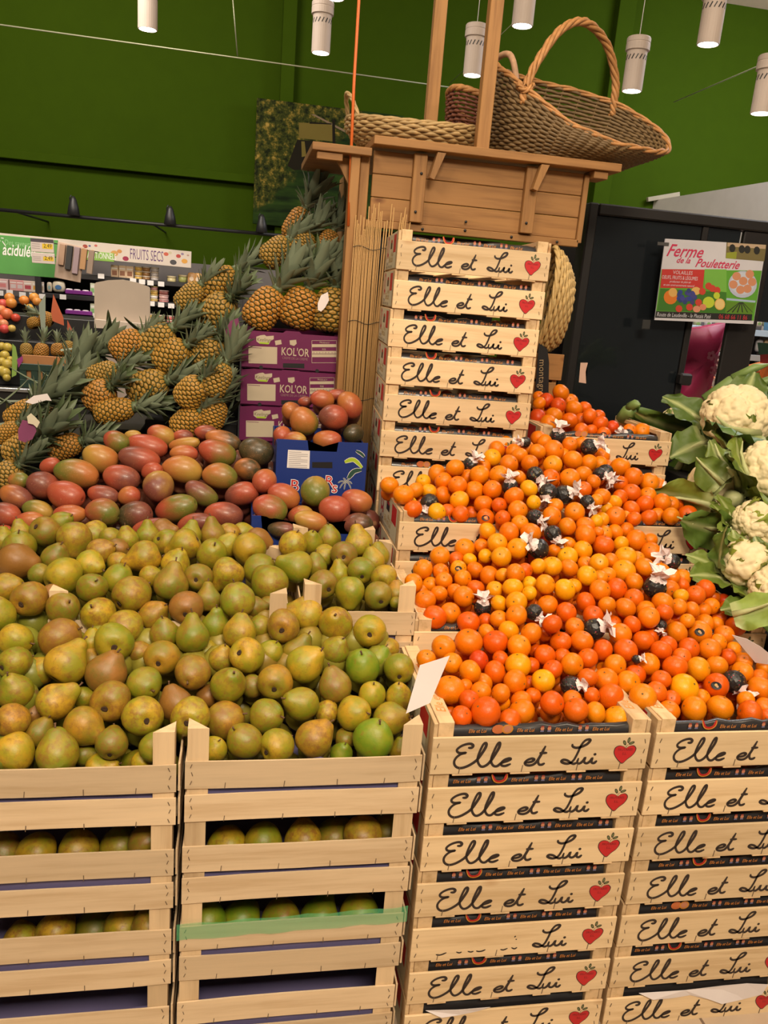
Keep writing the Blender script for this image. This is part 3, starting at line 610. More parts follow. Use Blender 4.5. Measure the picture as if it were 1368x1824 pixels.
# ---- pears: crop, x y r dir elev hue layer  (dir = stem direction in view, elev toward the viewer)
PEAR = """1 205,170,110,100,10,g1 450,150,145,-45,-55,o 600,60,110,30,20,g1 725,220,160,-85,15,y 930,160,120,70,-20,y1 980,340,125,20,10,w1 1080,210,55,0,0,g2 1240,220,105,100,0,g1 1150,320,85,0,20,r2 30,230,90,90,0,g1 190,290,150,80,30,g1 170,440,180,-8,0,r 540,400,130,60,20,o1 625,575,175,45,-40,y 880,460,130,-20,20,y 1160,450,70,0,40,y2 60,690,140,15,5,w1 295,800,170,60,-72,w 0,950,150,80,30,g 620,890,155,32,42,o 900,690,142,45,48,g 1150,600,140,60,10,g1 955,950,160,100,60,y 1291,760,178,40,-40,y 1230,1070,160,50,-40,y 1110,1220,185,150,-68,g 160,1200,155,-12,10,y 590,1180,190,25,0,w 900,1220,110,90,0,y1 390,560,90,0,30,o2 510,760,60,0,0,r2
2 31,400,159,200,20,y 70,180,95,90,0,g1 230,130,105,0,0,r2 265,250,125,-30,-50,g1 430,280,148,205,0,y 490,180,110,80,0,g1 700,170,125,95,0,o1 700,360,145,60,50,g 870,170,85,0,20,w2 850,280,90,60,0,y1 1060,310,160,120,-50,y 1150,230,120,-20,0,r1 1000,160,70,0,0,y2 345,460,135,60,20,y1 300,650,158,78,0,o 570,590,135,90,-82,o 845,560,150,228,5,y 1160,510,150,120,-65,g1 1257,645,172,135,-30,g 100,580,60,0,0,y2 660,800,120,90,0,o1 450,880,160,110,-65,r 130,960,140,40,20,w 945,810,165,100,0,g 970,1125,155,85,0,y 505,1155,158,90,0,g 730,1050,130,80,20,g1 235,1140,135,90,20,g1 1175,1070,90,0,0,g1 1120,880,60,0,0,o2 1260,880,80,0,0,o2
3 28,1060,157,90,-78,w 120,270,130,70,20,y 300,250,110,80,40,g 470,210,115,90,20,g 760,250,130,100,0,y 150,490,150,160,10,g 340,480,85,90,0,g1 440,380,90,0,0,g1 620,370,130,90,-82,o 780,310,80,0,0,y2 950,380,110,90,0,g1 900,430,115,100,0,y1 785,520,130,100,-60,g 1010,590,125,60,-60,y 405,660,140,150,-50,o 570,560,100,95,10,y1 675,735,145,-92,15,g 945,765,135,120,-60,o 1130,750,70,90,0,w1 1125,840,60,0,40,g 240,940,160,172,5,y 535,1040,165,90,60,y 865,1110,155,100,-82,y
4 150,220,155,20,-55,g 650,220,190,60,-28,y 400,290,130,150,0,y1 1040,320,190,62,5,r 150,500,165,100,30,g 550,600,178,35,-18,y 1085,590,190,80,-76,w 820,560,80,0,0,g2 130,780,155,10,-50,w 390,900,135,60,0,o1 560,1100,200,95,0,g 820,840,182,-30,10,w 1090,1000,150,100,-50,o1 150,1100,185,-60,12,y 980,1240,130,10,0,y1 1330,1200,130,170,0,g1 840,1120,110,0,0,g2 340,720,90,0,0,r2 900,190,70,0,0,w2
5 42,430,160,-20,48,g 20,735,190,170,-60,y 0,120,110,0,0,w1 215,165,165,90,-75,w 505,320,165,260,72,w 790,180,120,70,20,y1 1045,150,165,-40,-60,y 1270,120,120,60,20,g1 660,110,80,0,0,g2 860,435,170,60,40,g 345,620,160,110,0,r 490,740,185,100,-80,y 830,780,178,20,0,w1 660,540,110,40,0,r2 1100,450,110,0,0,o1 1314,400,165,100,-70,w 1235,740,160,5,25,g 1010,980,172,122,30,g 720,1060,122,60,30,y 1339,1030,160,20,-45,y 150,1040,148,60,0,g 30,1190,70,0,0,y1
6 170,110,140,60,0,o1 535,100,135,60,30,g1 240,230,175,40,15,y 530,445,160,106,0,o 480,150,100,100,0,o2 795,250,165,90,40,G 960,180,110,60,0,G1 1050,80,80,0,0,y2 1155,270,145,90,-62,g 1150,550,130,90,30,y 890,530,130,80,30,y 720,710,160,12,38,y 195,620,165,150,38,g 450,700,115,60,0,y1 330,960,178,45,-12,w 1070,770,160,10,20,y 910,960,190,70,25,G 590,1110,110,70,30,G1 640,960,80,0,0,o2 1170,1080,70,90,0,y1"""
pears = []
for line in PEAR.split('\n'):
    k, *rest = line.split(); ox, oy, sc = CROPS[k]
    for q in rest:
        a, b_, r, dr, el, h = q.split(','); pears.append(dict(x=ox+float(a)/sc, y=oy+float(b_)/sc, r=float(r)/sc, dr=float(dr), el=float(el), hue=h[0], l=int(h[1:] or 0), k=.98, deep=None))
# pears glimpsed in the gaps of the lower crates
for x, y, h in [(405, 1491, 'y'), (468, 1484, 'g'), (540, 1482, 'y'), (595, 1478, 'o'), (648, 1473, 'w'), (690, 1470, 'g'), (5, 1503, 'o'), (66, 1503, 'y'), (140, 1498, 'y'), (213, 1493, 'g'), (262, 1489, 'o'), (38, 1664, 'y'), (100, 1645, 'y'), (170, 1640, 'o'), (222, 1636, 'y'), (268, 1636, 'o'), (370, 1627, 'G'), (430, 1624, 'G'), (500, 1622, 'g'), (570, 1618, 'G'), (640, 1612, 'g')]:
    pears.append(dict(x=x, y=y+14, r=33, dr=random.uniform(30, 150), el=random.uniform(-70, -10), hue=h, l=0, k=.98, deep=1.535))
fp = interp([(1360, 1.50), (1330, 1.51), (1200, 1.68), (1110, 1.82), (1050, 1.93), (1000, 2.06), (950, 2.26), (925, 2.33)])
pear_y = lambda x, y: fp(y-.03*(x-350)) if y < 1385 else 1.545
PP, PR = place(pears, pear_y)
def pear_skin():
    m, nt, b = NT('pear_skin'); oi = N(nt, 'ShaderNodeObjectInfo'); v = coords(nt)
    f1 = tex(nt, v, .9, 3, .6); f2 = tex(nt, v, 2.6, 6, .75); f3 = tex(nt, v, 14, 2)
    base = mix(nt, ramp(nt, f1, [(.38, (0, 0, 0)), (.62, (1, 1, 1))]), mix(nt, 1., oi.outputs['Color'], (.72, .95, .8), 'MULTIPLY'), mix(nt, 1., oi.outputs['Color'], (1.22, 1.05, 1.1), 'MULTIPLY'))
    rus = N(nt, 'ShaderNodeMath', operation='MULTIPLY_ADD'); L(nt, oi.outputs['Alpha'], rus.inputs[0]); rus.inputs[1].default_value = .26; L(nt, f2, rus.inputs[2])
    k = ramp(nt, rus.outputs[0], [(.60, (0, 0, 0)), (.80, (.9, .9, .9))]); base = mix(nt, k, base, (.25, .11, .019))
    k3 = ramp(nt, f3, [(.70, (0, 0, 0)), (.74, (1, 1, 1))]); base = mix(nt, k3, base, (.17, .10, .03))
    L(nt, base, b.inputs['Base Color']); b.inputs['Roughness'].default_value = .42; b.inputs['Coat Weight'].default_value = .10; b.inputs['Coat Roughness'].default_value = .35; bump(nt, f2, b, .12, .02); return m
M_PEAR = pear_skin()
def pear_mesh(i, prof): return lathe('pear', catmull(prof, 2), 22, .045+.02*i, True, i+3)
PRM = [pear_mesh(0, [(.03, -.84), (.14, -.90), (.42, -.95), (.72, -.76), (.95, -.40), (1., -.02), (.93, .30), (.76, .60), (.56, .85), (.42, 1.04), (.27, 1.17), (.10, 1.20), (.02, 1.16)]),
       pear_mesh(1, [(.03, -.80), (.16, -.88), (.5, -.93), (.8, -.70), (.98, -.35), (1., .0), (.92, .34), (.76, .60), (.58, .80), (.42, .93), (.22, 1.0), (.08, .98), (.02, .95)]),
       pear_mesh(2, [(.03, -.82), (.16, -.90), (.46, -.95), (.78, -.74), (.97, -.38), (1., -.02), (.90, .32), (.70, .62), (.50, .92), (.38, 1.18), (.24, 1.32), (.10, 1.36), (.02, 1.33)])]
PSTEM = [tube('stem', [(0, 0, z), (.02, .01, z+.12), (.06, .02, z+.23), (.08, .03, z+.28)], [.055, .045, .05, .07], 7) for z in (1.12, .92, 1.30)]
PCAL = lathe('calyx', [(.02, -.86), (.10, -.845), (.16, -.90), (.13, -.93), (.05, -.89)], 9, .2, True, 2)
M_STEM = flat((.13, .065, .03), .8, name='pear_stem'); M_EYE = flat((.045, .022, .010), .9, name='pear_eye')
PH = {'g': ((.325, .285, .014), .42, 'green'), 'G': ((.24, .30, .014), .2, 'bright green'), 'y': ((.47, .335, .018), .5, 'yellow'), 'w': ((.44, .265, .018), .65, 'golden russet'), 'o': ((.285, .225, .017), .55, 'olive'), 'r': ((.36, .17, .028), 1.0, 'brown russet')}
up = [a for a in pears if a['y'] < 1385]; lo = [a for a in pears if a['y'] >= 1385]
rows(up, 40, 1352)
for i, a in enumerate(up): a['i'] = a['n']-1-a['i']
for ci, (x0, x1, y0, y1, nm) in enumerate([(330, 760, 1440, 1560, 'upper gap of the inner stack'), (-30, 330, 1440, 1560, 'upper gap of the outer stack'), (330, 760, 1560, 1700, 'lower gap above green tape'), (-30, 330, 1560, 1720, 'lower gap of the outer stack')]):
    for i, a in enumerate(sorted([a for a in lo if x0 <= a['x'] < x1 and y0 <= a['y'] < y1], key=lambda q: -q['x'])): a['lab'] = '%s along in the %s' % (ORD[i], nm)
rs = random.Random(5)
for a, p, r in zip(pears, PP, PR):
    hc, ru, hn = PH[a['hue']]; r = r/.98; i = rs.choice((0, 0, 1, 1, 1)) if a['el'] < -35 or a['el'] > 25 else rs.choice((0, 0, 2, 1))
    q = axis_quat(camvec(a['dr'], a['el']), rs.uniform(0, 6))
    pose = 'base-out' if a['el'] < -35 else ('stem-out' if a['el'] > 35 else ('upright' if 60 < a['dr'] < 125 else 'lying'))
    lab = a.get('lab') or '%s from the clementines in the %s row above the front slats' % (ORD[a['i']], ORD[a['row']])
    t = tagged('pear', PRM[i], M_PEAR, '%s %s pear, %s' % (hn, pose, lab), 'pear', tuple(p), q, 'pears in the crates', r*1.03)
    k = rs.uniform(.88, 1.12); k *= .80; t.color = (hc[0]*k*rs.uniform(.93, 1.06), hc[1]*k, hc[2]*k, ru*rs.uniform(.5, 1.5))
    add('stem', PSTEM[i], t, M_STEM); add('calyx', PCAL, t, M_EYE)
fill = []
for a, p, r in zip(pears, PP, PR):
    if a['y'] > 1385: continue
    u = (Vector(p)-Vector(CC)).normalized(); b0 = Vector(p)+u*1.5*r+Vector((0, 0, -.8*r)); fill += [(b0, r*.95), (b0+u*1.3*r+Vector((r*.8, 0, -.9*r)), r)]
fill += [(Vector((-.58+.055*i, yy, zz+rs.uniform(-.01, .01))), .036) for i in range(18) for yy, zz in ((1.77, .835), (1.83, .86), (1.90, .875))]+[(Vector((-.565+.068*i, yy, zz+rs.uniform(-.008, .008))), .034) for i in range(3) for yy, zz in ((1.505, .765), (1.57, .79), (1.64, .815), (1.71, .845))]
o = blobs('buried_pears', fill, M_PEAR, 'pears buried under the top layer of the pear pile', 'pears', 2, 1.1); o.color = (.24, .22, .025, .4)
# ---- mangoes: crop, x y a b angle colours layer
MANGO = """m 1230,280,150,115,-20,rg 1060,460,190,150,-15,yo 810,610,235,150,-15,go 530,530,110,85,20,rr1 450,740,165,148,-10,pr 695,850,210,155,-15,rr 200,690,110,90,0,og1 165,860,180,120,-25,op 60,1050,160,130,-20,pr 400,1000,165,105,-20,gy1 300,1130,175,110,10,ro 735,1050,170,105,0,ro 1090,850,170,110,-10,rp 1085,1020,185,150,-15,rg 1286,670,195,145,-10,rp 1368,850,120,105,0,or 40,1230,100,70,0,rr1
n 125,1060,185,155,10,dp 400,210,150,112,-25,ry 630,220,110,70,-5,rp1 250,330,215,125,-12,rr 165,470,220,140,-12,pr 100,215,90,60,0,yy2 640,310,175,75,10,oy1 640,400,150,92,-5,or 620,570,215,145,-15,oy 300,590,120,92,10,rr1 365,760,178,160,80,py 870,180,120,80,0,rp1 1050,270,195,110,-15,od1 990,400,205,140,-15,rg 1020,640,190,140,-15,og 1310,570,150,120,-15,od1 820,830,190,118,-30,pg 1249,830,185,125,10,pr 550,990,240,145,15,rg 1060,1050,210,135,-10,rp 750,1140,200,105,10,rp 270,1190,190,95,15,rp
o 93,385,190,150,-10,dd 180,700,132,128,60,ro 390,850,180,130,-25,ro 240,990,190,150,-20,rg 720,810,172,158,80,gy 925,1000,170,150,0,rr 1160,910,170,125,-15,ro 570,1060,140,110,0,ry1 670,1120,180,112,-15,yo 1170,1150,170,120,-5,pd 360,1210,150,85,0,dp
q 1050,350,180,145,-65,or 710,280,150,115,-10,ro 840,500,185,155,-10,pr 480,550,185,170,-30,og 330,430,130,118,0,op1 220,720,115,110,60,ro 370,770,150,95,-5,ry 770,790,180,132,0,or 1090,700,130,122,0,dd1 890,230,130,75,0,rp2 500,310,90,62,0,rp2"""
mang = []
for line in MANGO.split('\n'):
    k, *rest = line.split(); ox, oy, sc = CROPS[k]
    for q in rest:
        a, b_, A, B, an, h = q.split(','); A, B = float(A)/sc, float(B)/sc
        mang.append(dict(x=ox+float(a)/sc, y=oy+float(b_)/sc, r=(A*B)**.5, A=A, B=B, an=float(an), h=h[:2], l=int(h[2:] or 0), k=.97, box=(k == 'q')))
fm = interp([(960, 2.40), (930, 2.44), (890, 2.52), (850, 2.60), (800, 2.74), (770, 2.83)]); fmf = interp([(960, 2.36), (940, 2.38), (900, 2.46), (860, 2.54)]); fmb = interp([(800, 2.675), (770, 2.71), (740, 2.76), (700, 2.86)])
MP, MR = place(mang, lambda x, y: (fmb(y) if y < 806 and x > 478 else (fmf(y) if x > 445 and y > 840 else fm(y-.01*(x-230)))))
MC = {k_: tuple(.88*q_ for q_ in v_) for k_, v_ in {'r': (.42, .075, .035), 'o': (.47, .155, .035), 'y': (.46, .27, .045), 'g': (.15, .17, .022), 'p': (.20, .055, .038), 'd': (.055, .048, .020)}.items()}
MN = {'r': 'red', 'o': 'orange', 'y': 'yellow', 'g': 'green', 'p': 'purple-red', 'd': 'dark green'}
_mm = {}
def mango_mat(h):
    if h in _mm: return _mm[h]
    m, nt, b = NT('mango_skin'); v = coords(nt); tc = N(nt, 'ShaderNodeTexCoord'); sp = N(nt, 'ShaderNodeSeparateXYZ'); L(nt, tc.outputs['Object'], sp.inputs[0])
    ad = N(nt, 'ShaderNodeMath', operation='MULTIPLY_ADD'); ad.inputs[1].default_value = .42; ad.inputs[2].default_value = .02; L(nt, sp.outputs['Z'], ad.inputs[0])
    a2 = N(nt, 'ShaderNodeMath', operation='ADD'); L(nt, ad.outputs[0], a2.inputs[0]); L(nt, tex(nt, v, .8, 2), a2.inputs[1])
    c = mix(nt, ramp(nt, a2.outputs[0], [(.30, (0, 0, 0)), (.78, (1, 1, 1))]), MC[h[0]], MC[h[1]])
    c = mix(nt, ramp(nt, tex(nt, v, 1.5, 3), [(.45, (0, 0, 0)), (.8, (.55, .55, .55))]), c, tuple(.5*(x+y) for x, y in zip(MC[h[0]], (.33, .14, .05))))
    c = mix(nt, ramp(nt, tex(nt, v, 18, 1), [(.66, (0, 0, 0)), (.72, (.5, .5, .5))]), c, (.55, .30, .14))
    L(nt, c, b.inputs['Base Color']); b.inputs['Roughness'].default_value = .40; b.inputs['Coat Weight'].default_value = .08; _mm[h] = m; return m
MGM = {}
def mango_mesh(h):
    if h not in MGM:
        prof = [(.02, -.985), (.16, -.97), (.45, -.87), (.74, -.64), (.93, -.33), (1., 0), (.97, .30), (.86, .56), (.66, .79), (.40, .945), (.16, .985), (.05, .955), (.01, .94)]
        me = lathe('mango', catmull(prof, 2), 20, .03, True, len(MGM)); me.materials.append(mango_mat(h))
        for v_ in me.vertices: v_.co.x += .10*v_.co.z*v_.co.z; v_.co.x += -.05*v_.co.z
        MGM[h] = me
    return MGM[h]
MSTEM = lathe('stem_scar', [(.01, .965), (.035, .972), (.05, .955), (.055, .93)], 8, .1); M_SCAR = flat((.03, .018, .012), .9)
bx = [a for a in mang if a['y'] < 806 and a['x'] > 478]; ot = [a for a in mang if a not in bx]
rows(ot, 38, 965); rows(bx, 30, 800)
for a in ot: a['i'] = a['n']-1-a['i']
rs = random.Random(8)
for a, p, r in zip(mang, MP, MR):
    an = a['an']; fl = rs.random() < .5 and a['h'][0] == a['h'][1]
    dv = camvec(an+(0 if a['h'][1] != a['h'][0] else 180), rs.uniform(-12, 12)) if a['A'] > a['B']*1.12 else camvec(an+180, rs.uniform(30, 60))
    dv = -dv if a['A'] > a['B']*1.12 and a['h'][0] != a['h'][1] else dv
    q = axis_quat(-dv, rs.uniform(0, 6)); kx = r/.97/a['r']
    h1, h2 = MN[a['h'][0]], MN[a['h'][1]]; ds = h1 if h1 == h2 else h1+' and '+h2
    lab = ('%s mango in the open blue box, %s from the purple boxes, row %s' % (ds, ORD[a['i']], ORD[a['row']])) if a in bx else '%s mango, %s from the tall crate stack, %s row above the pears' % (ds, ORD[a['i']], ORD[a['row']])
    B = a['B']*kx; A = max(a['A']*kx, B*1.12)
    t = tagged('mango', mango_mesh(a['h']), None, lab, 'mango', tuple(p), q, 'loose mangoes', (B, B, A)); add('stem_scar', MSTEM, t, M_SCAR)
fill = []
for a, p, r in zip(mang, MP, MR):
    u = (Vector(p)-Vector(CC)).normalized(); fill.append((Vector(p)+u*1.3*r+Vector((0, 0, -.8*r)), r*.9))
    if a not in bx: fill.append((Vector(p)+u*2.2*r+Vector((r, 0, -1.6*r)), r))
o = blobs('buried_mangoes', fill, mango_mat('dp'), 'mangoes buried under the top layer of the mango pile', 'mangoes', 2)
# ================================================================= pineapples
CROPS.update({'a': (0, 560, 5.948), 'b': (190, 440, 5.065), 'c': (430, 270, 5.2125)})
def pine_body(seed):
    rs = random.Random(seed); n, rws = 13, 11; v, f, col = [], [], []; dz = 1.9/rws
    def P(u, z, k):
        z = max(-.985, min(.985, z)); r = .70*(1-abs(z)**3.4)**.42*(1-.10*z); a = 2*math.pi*u/n
        return (r*k*math.cos(a), r*k*math.sin(a), z)
    for j in range(rws):
        for i in range(n):
            u = i+.5*(j % 2); z = -.95+dz*(j+.5); h = rs.uniform(1.04, 1.075)
            hx = [(0, .667), (.5, .333), (.5, -.333), (0, -.667), (-.5, -.333), (-.5, .333)]; o = len(v)
            v += [P(u+x, z+y*dz, .975) for x, y in hx]; col += [0.]*6
            v += [P(u+x*.62, z+y*dz*.62, h) for x, y in hx]; col += [.62]*6
            v.append(P(u, z+.04*dz, h+.035)); col.append(1.)
            for q in range(6):
                f.append((o+q, o+(q+1) % 6, o+6+(q+1) % 6, o+6+q)); f.append((o+6+q, o+6+(q+1) % 6, o+12))
    me = pyd('body', v, f, False); at = me.attributes.new('eye', 'FLOAT', 'POINT'); at.data.foreach_set('value', col)
    bm = bmesh.new(); bm.from_mesh(me); bmesh.ops.recalc_face_normals(bm, faces=bm.faces); bm.to_mesh(me); bm.free(); return me
m, nt, b = NT('pineapple_skin'); at = N(nt, 'ShaderNodeAttribute', attribute_name='eye'); oi = N(nt, 'ShaderNodeObjectInfo'); v = coords(nt)
gold = mix(nt, tex(nt, v, 1.6, 2), mix(nt, 1., oi.outputs['Color'], (.75, .85, .9), 'MULTIPLY'), mix(nt, 1., oi.outputs['Color'], (1.25, 1.2, 1), 'MULTIPLY'))
c = mix(nt, ramp(nt, at.outputs['Fac'], [(.12, (0, 0, 0)), (.5, (1, 1, 1))]), (.045, .050, .012), gold)
c = mix(nt, ramp(nt, at.outputs['Fac'], [(.78, (0, 0, 0)), (1., (.8, .8, .8))]), c, (.20, .10, .035))
L(nt, c, b.inputs['Base Color']); b.inputs['Roughness'].default_value = .5; M_PINEA = m
PBODY = [pine_body(i) for i in range(3)]
def leaf_mesh(seed):
    rs = random.Random(seed); v, f = [], []; n = 8; bend = rs.uniform(.05, .22)
    for i in range(n+1):
        t = i/n; wd = .125*(1-t)**.62*(1+.4*t)+.002; z = t; y = bend*t*t*(1 if t < .8 else 1.05)
        v += [(-wd, y-.35*wd, z), (-wd*.4, y+.12*wd, z), (wd*.4, y+.12*wd, z), (wd, y-.35*wd, z)]
    for i in range(n):
        for j in range(3): f.append((i*4+j, i*4+j+1, (i+1)*4+j+1, (i+1)*4+j))
    return pyd('leaf', v, f, True)
LEAF = [leaf_mesh(i) for i in range(5)]
m, nt, b = NT('pineapple_leaf'); v = coords(nt, (9, 9, 1)); ge = N(nt, 'ShaderNodeNewGeometry')
c = mix(nt, tex(nt, v, 1.2, 2), (.060, .095, .036), (.15, .19, .095)); c = mix(nt, ge.outputs['Backfacing'], c, (.17, .205, .13)); L(nt, c, b.inputs['Base Color']); b.inputs['Roughness'].default_value = .5; M_LEAF = m
CORE = lathe('crown', [(.30, 0), (.27, .12), (.20, .35), (.12, .6), (.04, .8)], 9)
def pineapple(loc, q, scale, rk, clen, label, cat_group, rs, nleaf=34, golden=None):
    t = thing('pineapple', label, 'pineapple', loc, q, cat_group, scale)
    bd = add('body', PBODY[rs.randrange(3)], t, M_PINEA, None, (0, 0, rs.uniform(0, 6)), (rk, rk, 1)); g = golden or rs.choice([(.44, .21, .025), (.42, .215, .03), (.46, .195, .028), (.38, .21, .035)])
    bd.color = (*g, 1)
    cr = add('crown', CORE, t, M_LEAF, (0, 0, .93))
    cr['label'] = 'spiky grey-green leaf crown'
    for i in range(nleaf):
        h = i/nleaf; a = i*2.39996; tilt = math.radians(63-59*h**.8+rs.uniform(-6, 6)); ln = clen*(.34+.62*min(1, h*1.5)-.10*max(0, h-.7))*rs.uniform(.85, 1.12)
        rot = Matrix.Rotation(a, 3, 'Z') @ Matrix.Rotation(-tilt, 3, 'X') @ Matrix.Rotation(rs.uniform(-.3, .3), 3, 'Z')
        st_ = Matrix.Rotation(a, 3, 'Z') @ Vector((0, .20*(1-h), 0))
        add('leaf', LEAF[rs.randrange(5)], cr, M_LEAF, (st_.x, st_.y, .05+.55*h), rot.to_quaternion(), (ln*1.15, ln*1.0, ln))
    return t
PINEA = """c 520,680,165,110,60,10,2.1 320,930,165,112,40,5,1.7 570,850,120,95,52,5,2.6 800,850,125,92,62,5,2.6 210,1460,215,150,54,5,2.0 540,1455,200,162,64,8,2.3 840,1480,215,172,82,5,1.8
b 1010,320,190,112,34,0,1.6 750,450,150,100,45,5,1.6 1010,580,180,150,38,30,1.5 440,850,195,132,36,5,1.5 190,890,165,122,38,0,1.3 580,980,180,132,32,10,1.5 920,950,172,142,48,25,1.4 370,1260,192,142,16,5,1.8 770,1310,155,132,45,20,1.4 990,1200,175,118,62,0,1.9 960,1510,145,112,66,0,2.1 730,1580,155,122,40,10,1.5
a 1210,1020,220,125,10,0,1.6 1090,630,175,115,22,0,1.9 1060,860,175,150,30,25,1.6 220,1050,185,112,36,0,3.1 70,1250,155,88,35,0,1.8 230,1430,195,152,34,10,2.7 690,1400,190,125,18,5,1.9 60,1720,190,140,40,5,2.0 600,1080,150,110,62,-5,3.7 690,760,145,105,64,-5,3.6 880,520,135,100,44,-5,3.2"""
fpn = interp([(860, 2.90), (800, 2.97), (740, 3.06), (690, 3.14), (640, 3.2), (590, 3.27), (500, 3.38), (400, 3.52)])
pins = []
for line in PINEA.split('\n'):
    k, *rest = line.split(); ox, oy, sc = CROPS[k]
    for j, q in enumerate(rest):
        x, y, A, B, an, el, cl = (float(z) for z in q.split(',')); A /= sc; B /= sc; x = ox+x/sc; y = oy+y/sc
        Y = fpn(y)
        if k == 'c' and j >= 4: Y = 3.18
        elif k == 'c' and j in (1, 2, 3): Y = 3.36
        elif k == 'a' and j >= 8: Y += .10
        if y > 640 and x > 330: Y = min(Y, 3.02)
        pins.append(dict(x=x, y=y, A=A, B=B, an=an, el=el, cl=cl, Y=Y))
rows(pins, 48, 880); rs = random.Random(21)
for a in pins: a['i'] = a['n']-1-a['i']
for a in pins:
    p = atY(a['x'], a['y'], a['Y']); dep = (p-CC)@CF; s = a['A']/FPX*dep
    pineapple(tuple(p), axis_quat(camvec(a['an'], a['el']), rs.uniform(0, 6)), s, a['B']/a['A']/.70*1.0, a['cl']*1.0, 'pineapple, %s from the purple boxes in the %s row above the mangoes' % (ORD[a['i']], ORD[a['row']]), 'pineapples in the heap', rs)
# loose tags on the pineapples
def card(name, px, Y, mat, label, cat, flats=None, tilt=0., curve=.0, thick=.0012):
    P = [np.array(atY(a, b_, Y+(tilt*(b_-px[0][1])/100))) for a, b_ in px]; c = sum(P)/len(P); nrm = np.cross(P[1]-P[0], P[2]-P[0]); nrm /= np.linalg.norm(nrm)
    if nrm[1] > 0: nrm = -nrm
    bm = bmesh.new(); a_ = [bm.verts.new(p-c+nrm*thick/2) for p in P]; b2 = [bm.verts.new(p-c-nrm*thick/2) for p in P]; n = len(P)
    bm.faces.new(a_); bm.faces.new(b2[::-1])
    for i in range(n): bm.faces.new((a_[i], b2[i], b2[(i+1) % n], a_[(i+1) % n]))
    bmesh.ops.triangulate(bm, faces=[f for f in bm.faces if len(f.verts) > 4])
    return tagged(name, finish(bm, name), mat, label, cat, tuple(c))
M_CARD = flat((.80, .73, .72), .55, name='white_card')
card('fruit_tag', [(566, 540), (572, 526), (584, 520), (586, 535), (579, 548), (572, 555), (566, 552)], 3.09, M_CARD, 'white hang tag between the two pineapples on the purple boxes', 'tag')
card('fruit_tag', [(45, 716), (60, 705), (84, 701), (92, 714), (82, 713), (58, 720)], 2.98, M_CARD, 'white paper tag bent over a pineapple at the end of the heap', 'tag')
card('fruit_tag', [(32, 767), (40, 748), (60, 752), (65, 768), (58, 782), (45, 788), (33, 784)], 2.86, flat((.22, .05, .13), .6), 'purple tag with cream logo lying on a pineapple', 'tag')
card('tag_logo', [(48, 742), (55, 736), (64, 744), (71, 752), (66, 762), (59, 756), (50, 754)], 2.85, flat((.66, .60, .44), .6), 'cream logo tip above the purple pineapple tag', 'tag')
card('fruit_tag', [(402, 588), (410, 572), (424, 566), (428, 585), (418, 600), (402, 604)], 3.10, flat((.18, .03, .10), .6), 'dark purple tag beside the purple boxes on the pineapple heap', 'tag')
card('price_card', [(723, 1271), (748, 1185), (801, 1168), (766, 1252)], 1.47, M_CARD, 'blank white price card leaning between pears and clementines', 'card', tilt=-.02)
card('price_card', [(1304, 1131), (1330, 1138), (1355, 1152), (1375, 1168), (1375, 1184), (1345, 1180)], 1.66, M_CARD, 'blank white price card lying on clementines below the cauliflower', 'card', tilt=.06)
# clutter of crowns deep in the heap
g = Geo(); rs = random.Random(4)
for a in pins:
    if a['y'] < 560: continue
    for k in range(9):
        p = Vector(atY(a['x']+rs.uniform(-45, 45), a['y']+rs.uniform(-25, 40), a['Y']+rs.uniform(.12, .17))); me = LEAF[rs.randrange(5)]
        M = Matrix.LocRotScale(p, axis_quat((rs.uniform(-.4, 1), rs.uniform(-.6, .2), rs.uniform(-.2, .6))), Vector((.10, .12, .14))); g.put(([tuple(M @ v_.co) for v_ in me.vertices], [tuple(q.vertices) for q in me.polygons]))
add('pineapple_leaves', g.mesh('pineapple_leaves'), None, M_LEAF, kind='stuff', label='pineapple leaves deep between the stacked pineapples', category='leaves')
# ================================================================= mango and purple boxes
M_BLUE = flat((.006, .028, .19), .5, name='blue_card'); M_LIME = flat((.36, .50, .03), .5); M_DKG = flat((.02, .07, .05), .5)
def card_box(name, label, x0, x1, y0, y1, z0, outline, mat, rim, group=None, t_=.005):
    t = thing(name, label, 'box', (x0, y0, z0), None, group); W_ = x1-x0; D_ = y1-y0; H_ = max(z for _, z in outline)
    fp = add('front_panel', prism('front_panel', outline, 0, t_), t, mat); hs = outline[0 if outline[0][0] < .01 and outline[0][1] > .01 else -1][1]
    for xx in (0, W_-t_): add('side_panel', box('side_panel', xx, xx+t_, t_, D_, 0, H_*.93, .0008), t, mat)
    add('back_panel', box('back_panel', 0, W_, D_-t_, D_, 0, H_*.93, .0008), t, mat); add('base', box('base', 0, W_, 0, D_, 0, .004, .0005), t, rim)
    return t, fp
P2 = lambda px, x0, z0, Y: (lambda p: (p[0]-x0, p[2]-z0))(atY(px[0], px[1], Y))
x0, z0, Y0 = .128, .985, 2.62; f2 = lambda *l: [P2(q, x0, z0, Y0) for q in l]
ol = [(0.0, .237), (f2((548, 784))[0][0], .236), (f2((550, 799))[0][0], .203), (f2((600, 803))[0][0], .203), (f2((603, 789))[0][0], .236), (.302, .237), (.302, 0), (0, 0)]
t, fp = card_box('mango_box', 'tall blue card box of mangoes with white label and palm print', x0, x0+.302, Y0, Y0+.36, z0, ol, M_BLUE, flat((.45, .33, .2), .7))
F = Flat(); a_, b_, c_, d_ = f2((513, 801), (552, 803), (551, 835), (511, 833)); F.poly([d_, c_, b_, a_], M_WHITE); gl = flat((.30, .28, .29), .7)
for i in range(9): F.rect(a_[0]+.004, a_[1]-.008-.0063*i, a_[0]+.004+(.062 if i % 3 else .04), a_[1]-.0062-.0063*i, gl)
